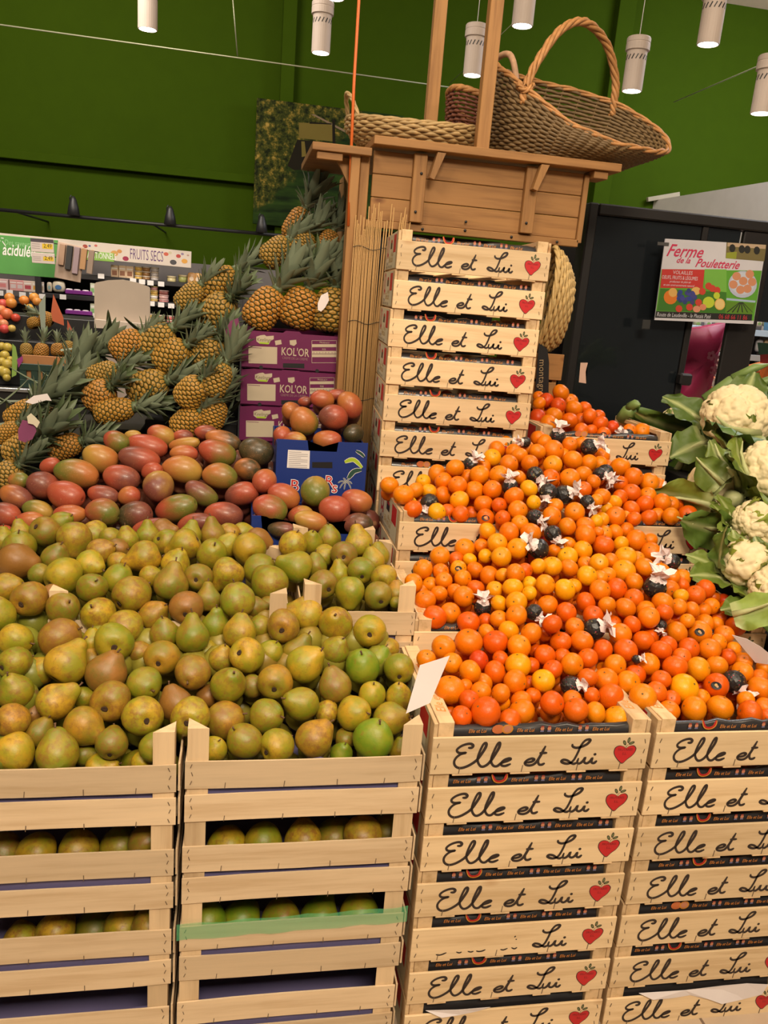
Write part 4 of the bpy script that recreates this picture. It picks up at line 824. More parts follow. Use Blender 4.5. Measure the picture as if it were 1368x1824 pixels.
q = f2((556, 823), (592, 823), (592, 834), (556, 833)); F.poly(q, M_BLACK)  # hand hole is not cut; its shaded inside is a painted black slot
for pts, mt, wd in (([(614, 823), (630, 819), (645, 833)], M_LIME, .013), ([(634, 803), (643, 808), (649, 814)], M_DKG, .010), ([(620, 853), (630, 840), (644, 837)], M_DKG, .014)): F.stroke(f2(*pts), wd+.003, M_WHITE); F.stroke(f2(*pts), wd, mt)
for dx, dy in ((-15, 2), (-12, 12), (-4, 14), (8, 13), (10, 4), (-6, -6), (6, -5)): F.stroke(f2((617, 858), (617+dx*.6, 858+dy*.5-2), (617+dx, 858+dy)), .0045, M_WHITE); F.stroke(f2((617, 858), (617+dx*.6, 858+dy*.5-2), (617+dx, 858+dy)), .0025, M_DKG)
q = f2((516, 874))[0]; F.text('B', q[0], q[1], .055, M_WHITE, bold=.0022); F.text('B', q[0], q[1], .055, M_RED)
q = f2((578, 865))[0]; F.text('R', q[0], q[1], .05, M_WHITE, bold=.0022); F.text('R', q[0], q[1], .05, M_RED); q = f2((590, 877))[0]; F.text('s', q[0], q[1], .055, M_WHITE, bold=.0022); F.text('s', q[0], q[1], .055, M_RED)
add('box_print', F.mesh('box_print'), fp)
x0, z0, Y0 = .05, .86, 2.385; ol = [(0, .165), (.028, .165), (.034, .115), (.325, .115), (.331, .165), (.36, .165), (.36, 0), (0, 0)]
card_box('mango_box', 'low blue card box of mangoes behind the pears, corners showing', x0, x0+.36, Y0, Y0+.22, z0, ol, M_BLUE, flat((.45, .33, .2), .7))
M_PURP = flat((.135, .010, .072), .45, name='purple_card'); M_CREAM = flat((.50, .42, .30), .6, name='cream_print'); M_OLV = flat((.10, .085, .02), .6)
x0, Y0 = .006, 3.10; 
for i in range(4):
    z0 = 1.400-.140*i; f2 = lambda *l: [P2(q, x0, 1.400, Y0) for q in l]
    t, fp = card_box('pineapple_box', 'purple pineapple box with cream print, %s of its stack' % ['top', 'second', 'third', 'lowest'][i], x0, x0+.386, Y0, Y0+.36, z0, [(0, .132), (.045, .137), (.15, .137), (.16, .145), (.21, .145), (.22, .137), (.386, .137), (.386, 0), (0, 0)], M_PURP, M_PURP, 'purple pineapple boxes')
    F = Flat(); c5 = lambda l: f2(*[(420+x/6.84, 580+y/6.84) for x, y in l])
    F.poly(c5([(250, 190), (250, 135), (300, 118), (350, 112), (375, 130), (462, 122), (462, 165), (425, 185), (405, 225), (290, 220)])[::-1], M_CREAM); F.poly(c5([(285, 190), (405, 190), (400, 228), (290, 220)])[::-1], M_LIME); F.poly(c5([(290, 188), (400, 190), (395, 205), (292, 200)])[::-1], M_CREAM)
    q = c5([(252, 186)])[0]; F.text('Keelings', q[0], q[1], .0185, M_OLV, .25, sx=.88)
    F.poly(c5([(155, 250), (505, 262), (503, 468), (155, 458)])[::-1], M_CREAM); q = c5([(165, 268)])[0]; F.rect(q[0], q[1], q[0]+.045, q[1]+.002, M_PURP)
    F.poly(c5([(475, 185), (550, 172), (560, 225), (485, 240)])[::-1], M_CREAM); F.poly(c5([(655, 180), (735, 172), (742, 220), (710, 248), (660, 232)])[::-1], M_CREAM)
    q = c5([(550, 358)])[0]; F.text("KOL'OR", q[0], q[1], .042, M_CREAM, bold=.0004, sx=.70); q = c5([(565, 405)])[0]; F.text('CREME DE LA CREME', q[0], q[1], .0125, flat((.30, .16, .17), .6), sx=.82)
    F.poly(c5([(575, 458), (835, 463), (835, 520), (575, 512)])[::-1], M_BLACK)
    for r0, r1 in ((180, 184), (450, 455)): F.poly(c5([(925, r0), (1228, r0), (1228, r1), (925, r1)])[::-1], M_CREAM)
    for s0 in (925, 1224): F.poly(c5([(s0, 180), (s0+4, 180), (s0+4, 455), (s0, 455)])[::-1], M_CREAM)
    for r0, r1 in ((226, 262), (308, 342), (348, 384)): F.poly(c5([(928, r0), (1225, r0), (1225, r1), (928, r1)])[::-1], M_CREAM)
    q = c5([(1020, 212)])[0]; F.text('PRODUCT', q[0], q[1], .008, M_CREAM); q = c5([(1050, 295)])[0]; F.text('SIZE', q[0], q[1], .008, M_CREAM)
    for j in range(8): q = c5([(945+36*j, 336)])[0]; F.text(str(j+4), q[0], q[1], .007, M_PURP)
    for xx, zz in ((.073, .0), (.285, .0)): F.disc(xx, zz+.004, .0075, .007, M_BLACK, 10)
    add('box_print', F.mesh('box_print'), fp)
# ================================================================= wooden kiosk
ki = thing('wooden_kiosk', 'pine kiosk with plank front, top shelf and two tall poles', 'kiosk', (.43, 3.05, 0))
def kb(name, x0, x1, y0, y1, z0, z1, m_=None, par=ki, bev=.002): return add(name, box(name, x0-.43, x1-.43, y0-3.05, y1-3.05, z0, z1, bev), par, m_ or M_KIOSK)
for i in range(3): kb('plank', .444, 1.236, 3.05, 3.068, 1.962+.078*i, 2.038+.078*i)
kb('bottom_rail', .43, 1.245, 3.04, 3.07, 1.935, 1.961)
for xx in (.61, 1.03): kb('batten', xx-.024, xx+.024, 3.022, 3.049, 1.965, 2.196, M_KIOSKZ)
for xx in (.432, .395): kb('corner_post', xx-.034, xx-.001, 3.045 if xx > .42 else 3.02, 3.09, 1.0, 2.19, M_KIOSKZ)
kb('end_batten', 1.237, 1.257, 3.04, 3.075, 1.95, 2.19, M_KIOSKZ); kb('top_shelf', .432, 1.352, 2.985, 3.75, 2.204, 2.232); kb('wing_shelf', .222, .430, 3.0, 3.55, 2.166, 2.192)
kb('side_panel', .398, .416, 3.09, 3.7, 1.9, 2.165, M_KIOSKZ); kb('shelf_cleat', 1.255, 1.31, 3.0, 3.1, 2.176, 2.2035); kb('shelf_cleat', .24, .33, 3.01, 3.04, 2.14, 2.1655)
for xx in (.66, 1.045): add('bracket', prism('bracket', [(xx-.43, 2.20), (xx-.43+.03, 2.20), (xx-.43-.005, 2.11), (xx-.43-.022, 2.115)], -.066, -.03), ki, M_KIOSKZ)
add('bracket', prism('bracket', [(-.05, 2.16), (-.035, 2.16), (-.035, 2.02), (-.12, 2.16)], .02, .04), ki, M_KIOSKZ)
kb('pole', .709, .759, 3.49, 3.53, 2.233, 4.47, M_KIOSKZ); kb('pole', .820, .868, 3.07, 3.115, 2.233, 4.47, M_KIOSKZ)
kb('lower_panel', .44, .96, 3.10, 3.12, .0, 1.93, M_BLACK)
sc = lathe('screw', [(.0055, 0), (.005, .002), (.001, .003)], 8)
for xx, zz in ((.615, 2.13), (.605, 2.0), (1.035, 2.13), (1.025, 2.0), (.80, 1.985), (.80, 1.955), (.64, 1.945), (.98, 1.948), (1.16, 1.946)): add('screw', sc, ki, M_BLACK, (xx-.43, -.029 if xx in (.615, .605, 1.035, 1.025) else -.011, zz), (math.pi/2, 0, 0))
M_REED = flat((.40, .235, .085), .7, name='reed'); mt = thing('reed_mat', 'tied reed mat of thin sticks standing beside the tall crate stack', 'mat', (.40, 3.0, .92)); rs = random.Random(2)
for i in range(30):
    x = -.012+.165*i/29; h = rs.uniform(1.02, 1.10) if i > 6 else rs.uniform(.98, 1.05); ln = .035*max(0, (i-14)/15)*rs.uniform(.3, 1.3)
    add('reed', tube('reed', [(x, rs.uniform(-.004, .004), 0), (x+rs.uniform(-.003, .003), 0, .6), (x+ln, rs.uniform(-.006, .004), h)], [.0035, .0033, .0022], 5), mt, M_REED)
for zz in (.12, .40, .68, .94): add('wire_tie', tube('wire_tie', [(-.016+.18*i/12, -.006+.002*(i % 2), zz+.006*math.sin(i)) for i in range(13)], .0011, 4), mt, M_BLACK)
tagged('hanging_cord', tube('hanging_cord', [(.365, 3.02, 1.93), (.357, 3.05, 2.4), (.35, 3.05, 4.46)], .0055, 7), flat((.62, .13, .02), .5, name='orange_cord'), 'bright orange cord hanging down beside the wooden kiosk', 'cord')
# ================================================================= baskets
def weave(par, base, rim, k, m_, mat, rad=.006, amp=.006, name='woven_side', stake=.0035):
    """wefts wound in and out of k stakes between two closed outlines"""
    g = Geo(); n = k*4
    for j in range(m_):
        t = (j+.5)/m_; pts = []
        for i in range(n):
            ph = 2*math.pi*i/n; b_, r_ = np.array(base(ph)), np.array(rim(ph)); p = b_+(r_-b_)*t; c = b_*[0, 0, 1]+(p-p*[1, 1, 0])*0
            o = p.copy(); o[2] = 0; o /= (np.linalg.norm(o)+1e-9); p = p+o*(amp*math.sin(k*ph+math.pi*j)+.02*math.sin(math.pi*t)); pts.append(p)
        g.put(tube_geo(pts, rad, 5, True))
    for i in range(k):
        ph = 2*math.pi*i/k; b_, r_ = np.array(base(ph)), np.array(rim(ph)); pts = []
        for t in (0, .25, .5, .75, 1.0): 
            p = b_+(r_-b_)*t; o = p.copy(); o[2] = 0; o /= (np.linalg.norm(o)+1e-9); pts.append(p+o*.02*math.sin(math.pi*t))
        g.put(tube_geo(pts, stake, 4))
    o = add(name, g.mesh(name), par, mat); o['kind'] = 'stuff'; return o
def braid(par, pts, R_, rad, mat, name, turns, strands=3, close=True):
    g = Geo(); n = len(pts); pts = [np.array(p, float) for p in pts]
    for s in range(strands):
        q = []
        for i, p in enumerate(pts):
            t = pts[(i+1) % n]-pts[i-1] if close or 0 < i < n-1 else (pts[1]-pts[0] if i == 0 else pts[-1]-pts[-2]); t = t/np.linalg.norm(t); a = np.cross(t, [.1, .2, .97]); a /= np.linalg.norm(a)+1e-9; c = np.cross(a, t); ph = 2*math.pi*(s/strands+turns*i/n)
            q.append(p+R_*(math.cos(ph)*a+math.sin(ph)*c))
        g.put(tube_geo(q, rad, 5, close))
    return add(name, g.mesh(name), par, mat)
def ell(a, b_, z=0, dx=0, dy=0): return lambda ph: (dx+a*math.cos(ph), dy+b_*math.sin(ph), z)
def basebasket(par, base, mat):
    pts = [base(2*math.pi*i/40) for i in range(40)]; c = [sum(p[j] for p in pts)/40 for j in range(3)]
    add('woven_base', pyd('woven_base', [c]+[tuple(p) for p in pts]+[(p[0], p[1], p[2]-.006) for p in pts]+[(c[0], c[1], c[2]-.006)], [(0, i+1, (i+1) % 40+1) for i in range(40)]+[(i+1, i+41, (i+1) % 40+41, (i+1) % 40+1) for i in range(40)]+[(81, (i+1) % 40+41, i+41) for i in range(40)]), par, mat)
def wicker(name, c):
    m, nt, b = NT(name); v = coords(nt, (1, 1, 1), 'Object', False); L(nt, mix(nt, tex(nt, v, 38, 3), tuple(x*.55 for x in c), tuple(x*1.35 for x in c)), b.inputs['Base Color']); b.inputs['Roughness'].default_value = .6; return m
M_WB = wicker('brown_willow', (.155, .095, .036)); M_WL = wicker('pale_willow', (.40, .27, .115)); M_WR = wicker('red_brown_willow', (.15, .045, .022)); M_WO = wicker('golden_willow', (.42, .20, .065)); M_WS = wicker('straw', (.50, .34, .13))
t = thing('wicker_basket', 'large oval brown scoop basket with arched handle on kiosk shelf', 'basket', (1.225, 3.22, 2.234), (0, 0, math.radians(-12)), None, 1.0)
def rim1(ph):
    c, s = math.cos(ph), math.sin(ph); z = float(np.interp(math.degrees(ph) % 360, [0, 30, 60, 90, 120, 150, 180, 210, 235, 260, 290, 320, 345, 360], [.115, .20, .285, .33, .345, .35, .345, .285, .205, .115, .062, .058, .08, .115]))
    return (.02+(.325 if c < 0 else .36)*c, .215*s, z)
b1 = ell(.255, .155, .012, -.04)
weave(t, b1, rim1, 30, 22, M_WB, .0068, .006); basebasket(t, b1, M_WB); braid(t, [rim1(2*math.pi*i/90) for i in range(90)], .006, .0062, M_WO, 'rim', 9)
h0, h1 = np.array(rim1(math.radians(226))), np.array(rim1(math.radians(62)))
hp = [h0+[0, 0, -.05], h0, h0+(h1-h0)*.10+[0, 0, .10], h0+(h1-h0)*.30+[0, 0, .215], h0+(h1-h0)*.55+[0, 0, .255], h0+(h1-h0)*.82+[0, 0, .20], h0+(h1-h0)*.98+[0, 0, .085], h1, h1+[0, 0, -.05]]
braid(t, catmull(hp, 6), .009, .0085, M_WO, 'handle', 5, 4, False); braid(t, [h0+np.array([.026*math.cos(u), .012*math.sin(u), .012*math.cos(2*u)]) for u in np.linspace(0, 6.28, 20)], .006, .006, M_WO, 'handle_binding', 3)
t = thing('wicker_basket', 'low pale oval tray basket with loop handle on kiosk shelf', 'basket', (.625, 3.28, 2.234), (0, 0, math.radians(-6)))
r2 = lambda ph: (.255*math.cos(ph), .17*math.sin(ph), .088+.010*math.cos(2*ph)); weave(t, ell(.20, .125, .01), r2, 24, 7, M_WL, .0072, .006); basebasket(t, ell(.20, .125, .01), M_WL); braid(t, [r2(2*math.pi*i/70) for i in range(70)], .006, .0062, M_WL, 'rim', 8)
for a0 in (190,): 
    p = np.array(r2(math.radians(a0+22))); q = np.array(r2(math.radians(a0-22))); braid(t, catmull([p+[0, 0, -.03], p, (p*.8+q*.2)+[-.02, 0, .06], (p+q)/2+[-.03, 0, .085], (p*.2+q*.8)+[-.02, 0, .06], q, q+[0, 0, -.03]], 5), .004, .0055, M_WL, 'handle', 4, 3, False)
t = thing('wicker_basket', 'dark red-brown basket with orange rim between the kiosk poles', 'basket', (.985, 3.44, 2.234), (0, 0, math.radians(20)))
r3 = lambda ph: (.215*math.cos(ph), .15*math.sin(ph), .215-.03*math.cos(ph)+.02*math.cos(2*ph)); weave(t, ell(.15, .105, .01), r3, 28, 17, M_WR, .0062, .005); basebasket(t, ell(.15, .105, .01), M_WR); braid(t, [r3(2*math.pi*i/70) for i in range(70)], .006, .008, M_WO, 'rim', 9)
p, q = np.array(r3(math.radians(265))), np.array(r3(math.radians(85))); add('handle', tube('handle', catmull([p+[0, 0, -.04], p, p*.93+q*.07+[0, 0, .12], (p*.7+q*.3)+[0, 0, .215], (p*.3+q*.7)+[0, 0, .215], p*.07+q*.93+[0, 0, .12], q, q+[0, 0, -.04]], 5), .012, 9), t, wicker('pale_handle', (.50, .30, .18)))
t = thing('wicker_basket', 'straw coloured basket standing on edge behind the tall crate stack', 'basket', (1.135, 3.06, 1.735), (math.radians(8), math.radians(96), math.radians(8)), None, 1.0)
r4 = lambda ph: (.195*math.cos(ph), .12*math.sin(ph), .0); weave(t, ell(.12, .06, .105, .03), r4, 22, 8, M_WS, .0078, .006); basebasket(t, ell(.12, .06, .107, .03), M_WS); braid(t, [r4(2*math.pi*i/60) for i in range(60)], .005, .006, M_WS, 'rim', 7)
cr = thing('pine_box', 'small pine box behind the tall stack holding the upright basket', 'box', (1.09, 3.0, 1.22)); 
for zz0, zz1 in ((.215, .315), (.10, .205), (0, .09)): add('board', box('board', -.01 if zz0 > .2 else .012, .145 if zz0 > .2 else .125, 0, .014, zz0, zz1, .002), cr, M_KIOSK)
add('back_board', box('back_board', 0, .13, .14, .155, 0, .31, .002), cr, M_KIOSK)
for xx in (.004, .112): add('post', box('post', xx, xx+.02, .015, .139, 0, .30, .002), cr, M_KIOSKZ)
card('paper_slip', [(1034, 646), (1047, 646), (1043, 662), (1044, 683), (1031, 681)], 2.985, flat((.55, .38, .30), .7), 'pinkish paper slip pinned to the small pine box', 'paper')
bs = card('black_banner', [(960, 610), (975, 622), (978, 645), (977, 700), (953, 698)], 2.98, M_BLACK, 'black strip with vertical lettering beside the tall stack', 'banner')
F = Flat(); F.text('montagne', 0, 0, .036, flat((.30, .22, .12), .6)); p = Vector(atY(961, 640, 2.975))-bs.location
add('lettering', F.mesh('lettering'), bs, None, tuple(p), (0, math.radians(84), 0))
# ================================================================= lamps, wires, spots
M_LAMPW = flat((.48, .40, .35), .6, name='lamp_white'); m, nt, b = NT('lamp_lens'); b.inputs['Base Color'].default_value = (1, 1, 1, 1); b.inputs['Emission Color'].default_value = (1, .93, .82, 1); b.inputs['Emission Strength'].default_value = 14; M_LENS = m
M_LOFF = flat((.45, .38, .33), .3, name='lens_off')
LB = lathe('lamp_body', [(.001, .012), (.047, .011), (.047, .0), (.0525, 0), (.0525, .005), (.0525, .185), (.0535, .19), (.062, .194), (.062, .226), (.0605, .228), (.0605, .231), (.062, .233), (.062, .252), (.058, .258), (.01, .26)], 28, 0, False)
LL = lathe('lens', [(.001, .001), (.0465, .001), (.0465, .0105), (.001, .0107)], 20, 0, False)
bm = bmesh.new()
for i in range(16):
    a = 2*math.pi*i/16; vs = box_bm(bm, -.0028, .0028, -.0006, .0006, -.013, .013)
    bmesh.ops.transform(bm, matrix=Matrix.Rotation(a, 4, 'Z') @ Matrix.Translation((0, -.0524, .158)) @ Matrix.Rotation(.45, 4, 'Y'), verts=vs)
VENT = finish(bm, 'vent_slots')
def lamp(px, py, wpx, lit, lab):
    dep = .105*FPX/wpx; d = ray(px, py); p = CC+d*dep
    t = thing('pendant_lamp', 'white cylinder pendant lamp, %s' % lab, 'lamp', tuple(p), None, 'pendant spotlights'); add('lamp_body', LB, t, M_LAMPW); add('lens', LL, t, M_LENS if lit else M_LOFF); v_ = add('vent_slots', VENT, t, M_BLACK); v_['kind'] = 'stuff'
    zc = 4.47-p[2]; add('cord', tube('cord', [(0, 0, .258), (.004, .0, .258+(zc-.258)*.4), (-.002, 0, zc)], .0022, 5), t, M_WHITE)
    if lit:
        l = bpy.data.lights.new('lamp_spot', 'SPOT'); l.energy = 9; l.spot_size = 1.3; l.spot_blend = .6; l.color = (1, .86, .68); l.shadow_soft_size = .04
        o = bpy.data.objects.new('lamp_spot', l); COL.objects.link(o); o.parent = t; o.location = (0, 0, -.01)
lamp(263, 53, 34, True, 'lit, farthest from the kiosk poles over dried fruit shelves')
lamp(571, 95, 33, False, 'unlit, just beside the orange cord')
lamp(597, -2, 33, True, 'only its lit rim showing above the orange cord')
lamp(930, 47, 38, False, 'unlit, high above the scoop basket handle')
lamp(841, 135, 33, True, 'lit, between the two kiosk poles')
lamp(1125, 163, 35, True, 'lit, beside the scoop basket handle')
lamp(1261, 80, 39, True, 'lit, highest over the black cabinet')
lamp(1356, 203, 38, True, 'lit, lowest over the black cabinet poster')
M_WIRE = flat((.30, .30, .20), .5, .5, name='steel_wire')
def wire(a, b_, Ya, Yb, lab, r=.003): tagged('steel_wire', tube('steel_wire', [tuple(atY(*a, Ya)), tuple(atY(*b_, Yb))], r, 5), M_WIRE, lab, 'wire')
wire((-30, 40), (905, 170), 6.0, 6.2, 'long thin steel wire strung across the green wall', .005)
wire((1200, 182), (1380, 105), 6.6, 5.2, 'thin steel wire slanting above the black cabinet', .004)
wire((414, -10), (423, 100), 6.0, 6.1, 'thin drop wire hanging down to the long wire', .004)
wire((936, 20), (800, 150), 6.2, 7.55, 'thin steel wire slanting behind the kiosk poles', .003)
tr = thing('track_rail', 'black lighting rail along the green wall over dried fruit shelves', 'rail', tuple(atY(0, 374, 6.5))); r0, r1 = Vector(atY(-40, 370, 6.5)), Vector(atY(560, 425, 6.5))
add('rail_bar', tube('rail_bar', [r0-tr.location, r1-tr.location], .013, 6), tr, M_BLACK)
for k in (0, .5, 1): p = r0.lerp(r1, .1+k*.8)-tr.location; add('rail_arm', tube('rail_arm', [p, p+Vector((0, 1.09, 0))], .008, 5), tr, M_BLACK)
CONE = lathe('shade', [(.055, -.03), (.062, -.025), (.05, .05), (.03, .12), (.012, .15)], 16); 
for i, (x, y) in enumerate([(131, 378), (303, 395), (466, 409)]):
    p = Vector(atY(x, y, 6.45)); t = thing('track_spot', 'black cone spotlight on the rail, %s' % ['nearest the green acid sign', 'above the dried fruit sign', 'beside the garden picture'][i], 'spotlight', tuple(p), None, 'black track spotlights', .72); add('shade', CONE, t, M_BLACK); add('arm', tube('arm', [(-.02, 0, .05), (-.035, 0, .13), (-.02, .0, .16)], .006, 6), t, M_BLACK)
# garden picture on the wall
m, nt, b = NT('garden_photo'); tc = N(nt, 'ShaderNodeTexCoord'); sp = N(nt, 'ShaderNodeSeparateXYZ'); L(nt, tc.outputs['Object'], sp.inputs[0])
n1 = tex(nt, tc.outputs['Object'], 16, 5, .75); n2 = tex(nt, tc.outputs['Object'], 3.2, 3); mp = N(nt, 'ShaderNodeMapping'); mp.inputs['Scale'].default_value = (2.5, 1, 16); mp.inputs['Rotation'].default_value = (0, .35, 0); L(nt, tc.outputs['Object'], mp.inputs[0]); n3 = tex(nt, mp.outputs[0], 1., 3)
leaf = ramp(nt, n1, [(.40, (.006, .009, .002)), (.52, (.035, .042, .006)), (.60, (.14, .10, .015)), (.68, (.34, .22, .05))]); grass = ramp(nt, n3, [(.35, (.004, .010, .002)), (.6, (.016, .038, .005)), (.75, (.05, .06, .010))])
s1 = N(nt, 'ShaderNodeMath', operation='MULTIPLY_ADD'); L(nt, n2, s1.inputs[0]); s1.inputs[1].default_value = .9; L(nt, sp.outputs['Z'], s1.inputs[2])
s2 = N(nt, 'ShaderNodeMath', operation='SUBTRACT'); L(nt, s1.outputs[0], s2.inputs[0]); L(nt, sp.outputs['X'], s2.inputs[1])
c = mix(nt, ramp(nt, s2.outputs[0], [(.50, (0, 0, 0)), (.62, (1, 1, 1))]), grass, leaf)
L(nt, c, b.inputs['Base Color']); b.inputs['Roughness'].default_value = .7; b.inputs['Specular IOR Level'].default_value = .08
p = atY(450, 398, 7.45); gp = thing('garden_picture', 'large garden photograph panel on green wall behind the pineapples', 'picture', tuple(p)); add('canvas', box('canvas', 0, 1.25, 0, .03, 0, .99, .002), gp, m)
F = Flat(); f3 = lambda l: [P2((430+x/6.84, 170+y/6.84), p[0], p[2], 7.45) for x, y in l]; br_ = flat((.010, .008, .004), .8, spec=.1); sk = flat((.12, .09, .02), .8, spec=.1); bm_ = flat((.13, .08, .035), .6)
F.poly(f3([(700, 330), (1110, 350), (1110, 560), (700, 520)])[::-1], sk); F.poly(f3([(560, 860), (680, 540), (1060, 570), (1060, 900), (640, 910)])[::-1], br_); F.poly(f3([(730, 560), (770, 560), (790, 740), (735, 750)])[::-1], sk)
F.poly(f3([(850, 230), (890, 230), (1260, 420), (1260, 450)])[::-1], bm_); F.poly(f3([(1105, 300), (1140, 300), (1145, 590), (1110, 590)])[::-1], br_); F.poly(f3([(830, 320), (1100, 340), (1100, 355), (830, 345)])[::-1], br_)
add('photo_details', F.mesh('photo_details'), gp)
# ================================================================= dried fruit shelves
M_SHELF = flat((.022, .020, .022), .5, name='shelf_black'); M_SHG = flat((.10, .09, .09), .5, name='shelf_grey')
X0 = -2.45; su = thing('shelf_unit', 'black wall shelving with packed dried fruit and nuts', 'shelves', (X0, 6.9, 0))
zA, zB, zC = atY(250, 497, 6.6)[2], atY(230, 533, 6.6)[2], atY(230, 569, 6.6)[2]; zD = zC-(zB-zC)
add('back_panel', box('back_panel', 0, 2.75, .30, .34, 0, 1.83, .003), su, M_SHG)
for xx in (0, .93, 2.42): add('upright', box('upright', xx, xx+.04, -.32, .30, 0, 1.80, .003), su, M_SHELF)
for z in (zA, zB, zC, zD, .6, .25):
    add('shelf_board', box('shelf_board', .975 if z > .9 else .045, 2.415, -.30, .295, z-.035, z, .003), su, M_SHELF)
zL = atY(40, 533, 6.6)[2]; add('shelf_board', box('shelf_board', .045, .925, -.30, .295, zL-.035, zL, .003), su, M_SHELF)
def prod(name, px, pyb, w_, h_, kind, col, lab, Y=6.62, n=1, top=None, grp='packs on the dried fruit shelves'):
    p = atY(px, pyb, Y); s = (p-CC)@CF/FPX; W_, H_ = w_*s, h_*s
    if kind == 'tub':
        me = lathe('tub', [(.40*W_, 0), (.46*W_, .06*H_), (.5*W_, .74*H_)], 14); t = thing(name, lab, 'tub', tuple(p+[0, W_/2, 0]), None, grp); add('pot', me, t, flat(col, .35)); add('lid', lathe('lid', [(.52*W_, .75*H_), (.52*W_, .95*H_), (.46*W_, H_), (.05*W_, H_)], 14), t, flat(top or (.55, .5, .45), .35))
    elif kind == 'box':
        t = thing(name, lab, 'pack', tuple(p), None, grp); add('carton', box('carton', -W_/2, W_/2, 0, W_*.7, 0, H_, .003), t, flat(col, .5)); F = Flat(); F.rect(-W_*.34, H_*.25, W_*.34, H_*.6, flat(top or (.5, .2, .1), .5)); F.rect(-W_*.4, H_*.72, W_*.4, H_*.8, M_WHITE); add('carton_print', F.mesh('carton_print'), t)
    elif kind == 'bag':
        bm = bmesh.new(); bmesh.ops.create_uvsphere(bm, u_segments=10, v_segments=8, radius=1)
        for v_ in bm.verts: v_.co = Vector((math.copysign(abs(v_.co.x)**.6, v_.co.x)*W_/2, math.copysign(abs(v_.co.y)**.8, v_.co.y)*W_*.28+W_*.3, (math.copysign(abs(v_.co.z)**.5, v_.co.z)+1)*H_/2))
        t = thing(name, lab, 'bag', tuple(p), None, grp); add('pouch', finish(bm, 'pouch', True), t, flat(col, .35)); F = Flat(); F.disc(0, H_*.45, W_*.25, H_*.2, flat(top or (.5, .2, .1), .5)); o = add('pouch_print', F.mesh('pouch_print'), t, None, (0, W_*.01, 0))
    return t
cr_, pk_, pu_, ye_, gn_, wh_, br2 = (.62, .45, .30), (.58, .20, .20), (.20, .03, .24), (.58, .36, .08), (.32, .33, .10), (.66, .60, .56), (.28, .14, .05)
PR_ = [('nut_box', 204, 497, 13, 24, 'box', cr_, (.25, .1, .05)), ('nut_box', 218, 498, 13, 24, 'box', cr_, (.25, .12, .06)), ('nut_box', 231, 499, 13, 24, 'box', cr_, (.2, .1, .05))]
k = 0; OR5 = ['first', 'second', 'third', 'fourth', 'fifth', 'sixth', 'seventh']
for i, (x, y) in enumerate([(204, 496), (218, 497), (231, 498)]): prod('nut_box', x, y, 12.5, 23, 'box', cr_, 'cream nut carton, %s of three cartons under the dried fruit sign' % OR5[i], top=(.24, .10, .05))
for c_, (x, y, cc) in enumerate([(246, 499, ye_), (260, 500, br2), (275, 501, (.42, .38, .36))]):
    for j in range(3): prod('snack_tub', x, y-8.3*j, 14, 8, 'tub', cc, '%s snack tub, %s up in its column under dried fruit sign' % (['golden', 'brown', 'clear'][c_], OR5[j]), top=(.55, .46, .36))
for i, (x, y, cc, l) in enumerate([(305, 505, (.50, .42, .2), 'yellow'), (325, 503, gn_, 'green')]): prod('snack_tub', x, y, 16, 13, 'tub', cc, '%s snack tub standing alone near the pineapples' % l, top=(.6, .5, .3))
for i, (x, y, cc) in enumerate([(341, 506, (.62, .34, .14)), (352, 507, (.55, .30, .10))]): prod('snack_bag', x, y, 15, 20, 'bag', cc, 'orange snack bag, %s from the green snack tub' % OR5[i], top=(.7, .55, .4))
for j in range(4): prod('snack_tub', 274, 540-7.6*j, 13, 7.4, 'tub', [ye_, wh_, ye_, (.6, .3, .3)][j], 'yellow and white tub, %s up beside the blank sign' % OR5[j], top=(.62, .5, .2))
for j in range(3): prod('snack_tub', 291, 541-8*j, 17, 7.6, 'tub', [pk_, (.6, .36, .34), (.3, .1, .09)][j], 'pink snack tub, %s up in the pink column' % OR5[j], top=(.55, .35, .33))
for i, (x, y, cc) in enumerate([(271, 575, ye_), (287, 577, br2), (303, 578, (.6, .14, .14))]):
    for j in range(2): prod('snack_tub', x, y-8*j, 13, 7.6, 'tub', cc, '%s tub, %s layer, low shelf beside pineapple crown' % (['amber', 'brown', 'red'][i], ['bottom', 'top'][j]), top=(.66, .55, .45))
for sy, zz in ((0, 'upper'), (36, 'lower')):
    for i, x in enumerate((123, 137, 152)): prod('sweet_tray', x, 521+sy+i*1.3, 12, 7, 'bag', (.75, .66, .72), 'white packet, %s on the %s purple tray' % (OR5[i], zz), top=pu_)
    p0 = atY(116, 523+sy, 6.6); p1 = atY(164, 528+sy, 6.6); tagged('purple_tray', box('purple_tray', 0, p1[0]-p0[0], 0, .3, 0, .03, .004), flat(pu_, .4), '%s purple tray of white packets beside the blank sign' % zz, 'tray', (p0[0], 6.6, p0[2]))
    prod('carton', 165, 527+sy, 8, 22, 'box', (.60, .62, .48), 'pale carton at the end of the %s purple tray' % zz, top=(.2, .4, .15))
prod('snack_bag', 104, 521, 22, 20, 'bag', (.62, .55, .42), 'cream bag with blue print beside the purple tray', top=(.06, .16, .35)); prod('snack_bag', 88, 520, 9, 17, 'bag', (.5, .42, .32), 'small cream bag beside the shelf upright', top=(.2, .3, .3))
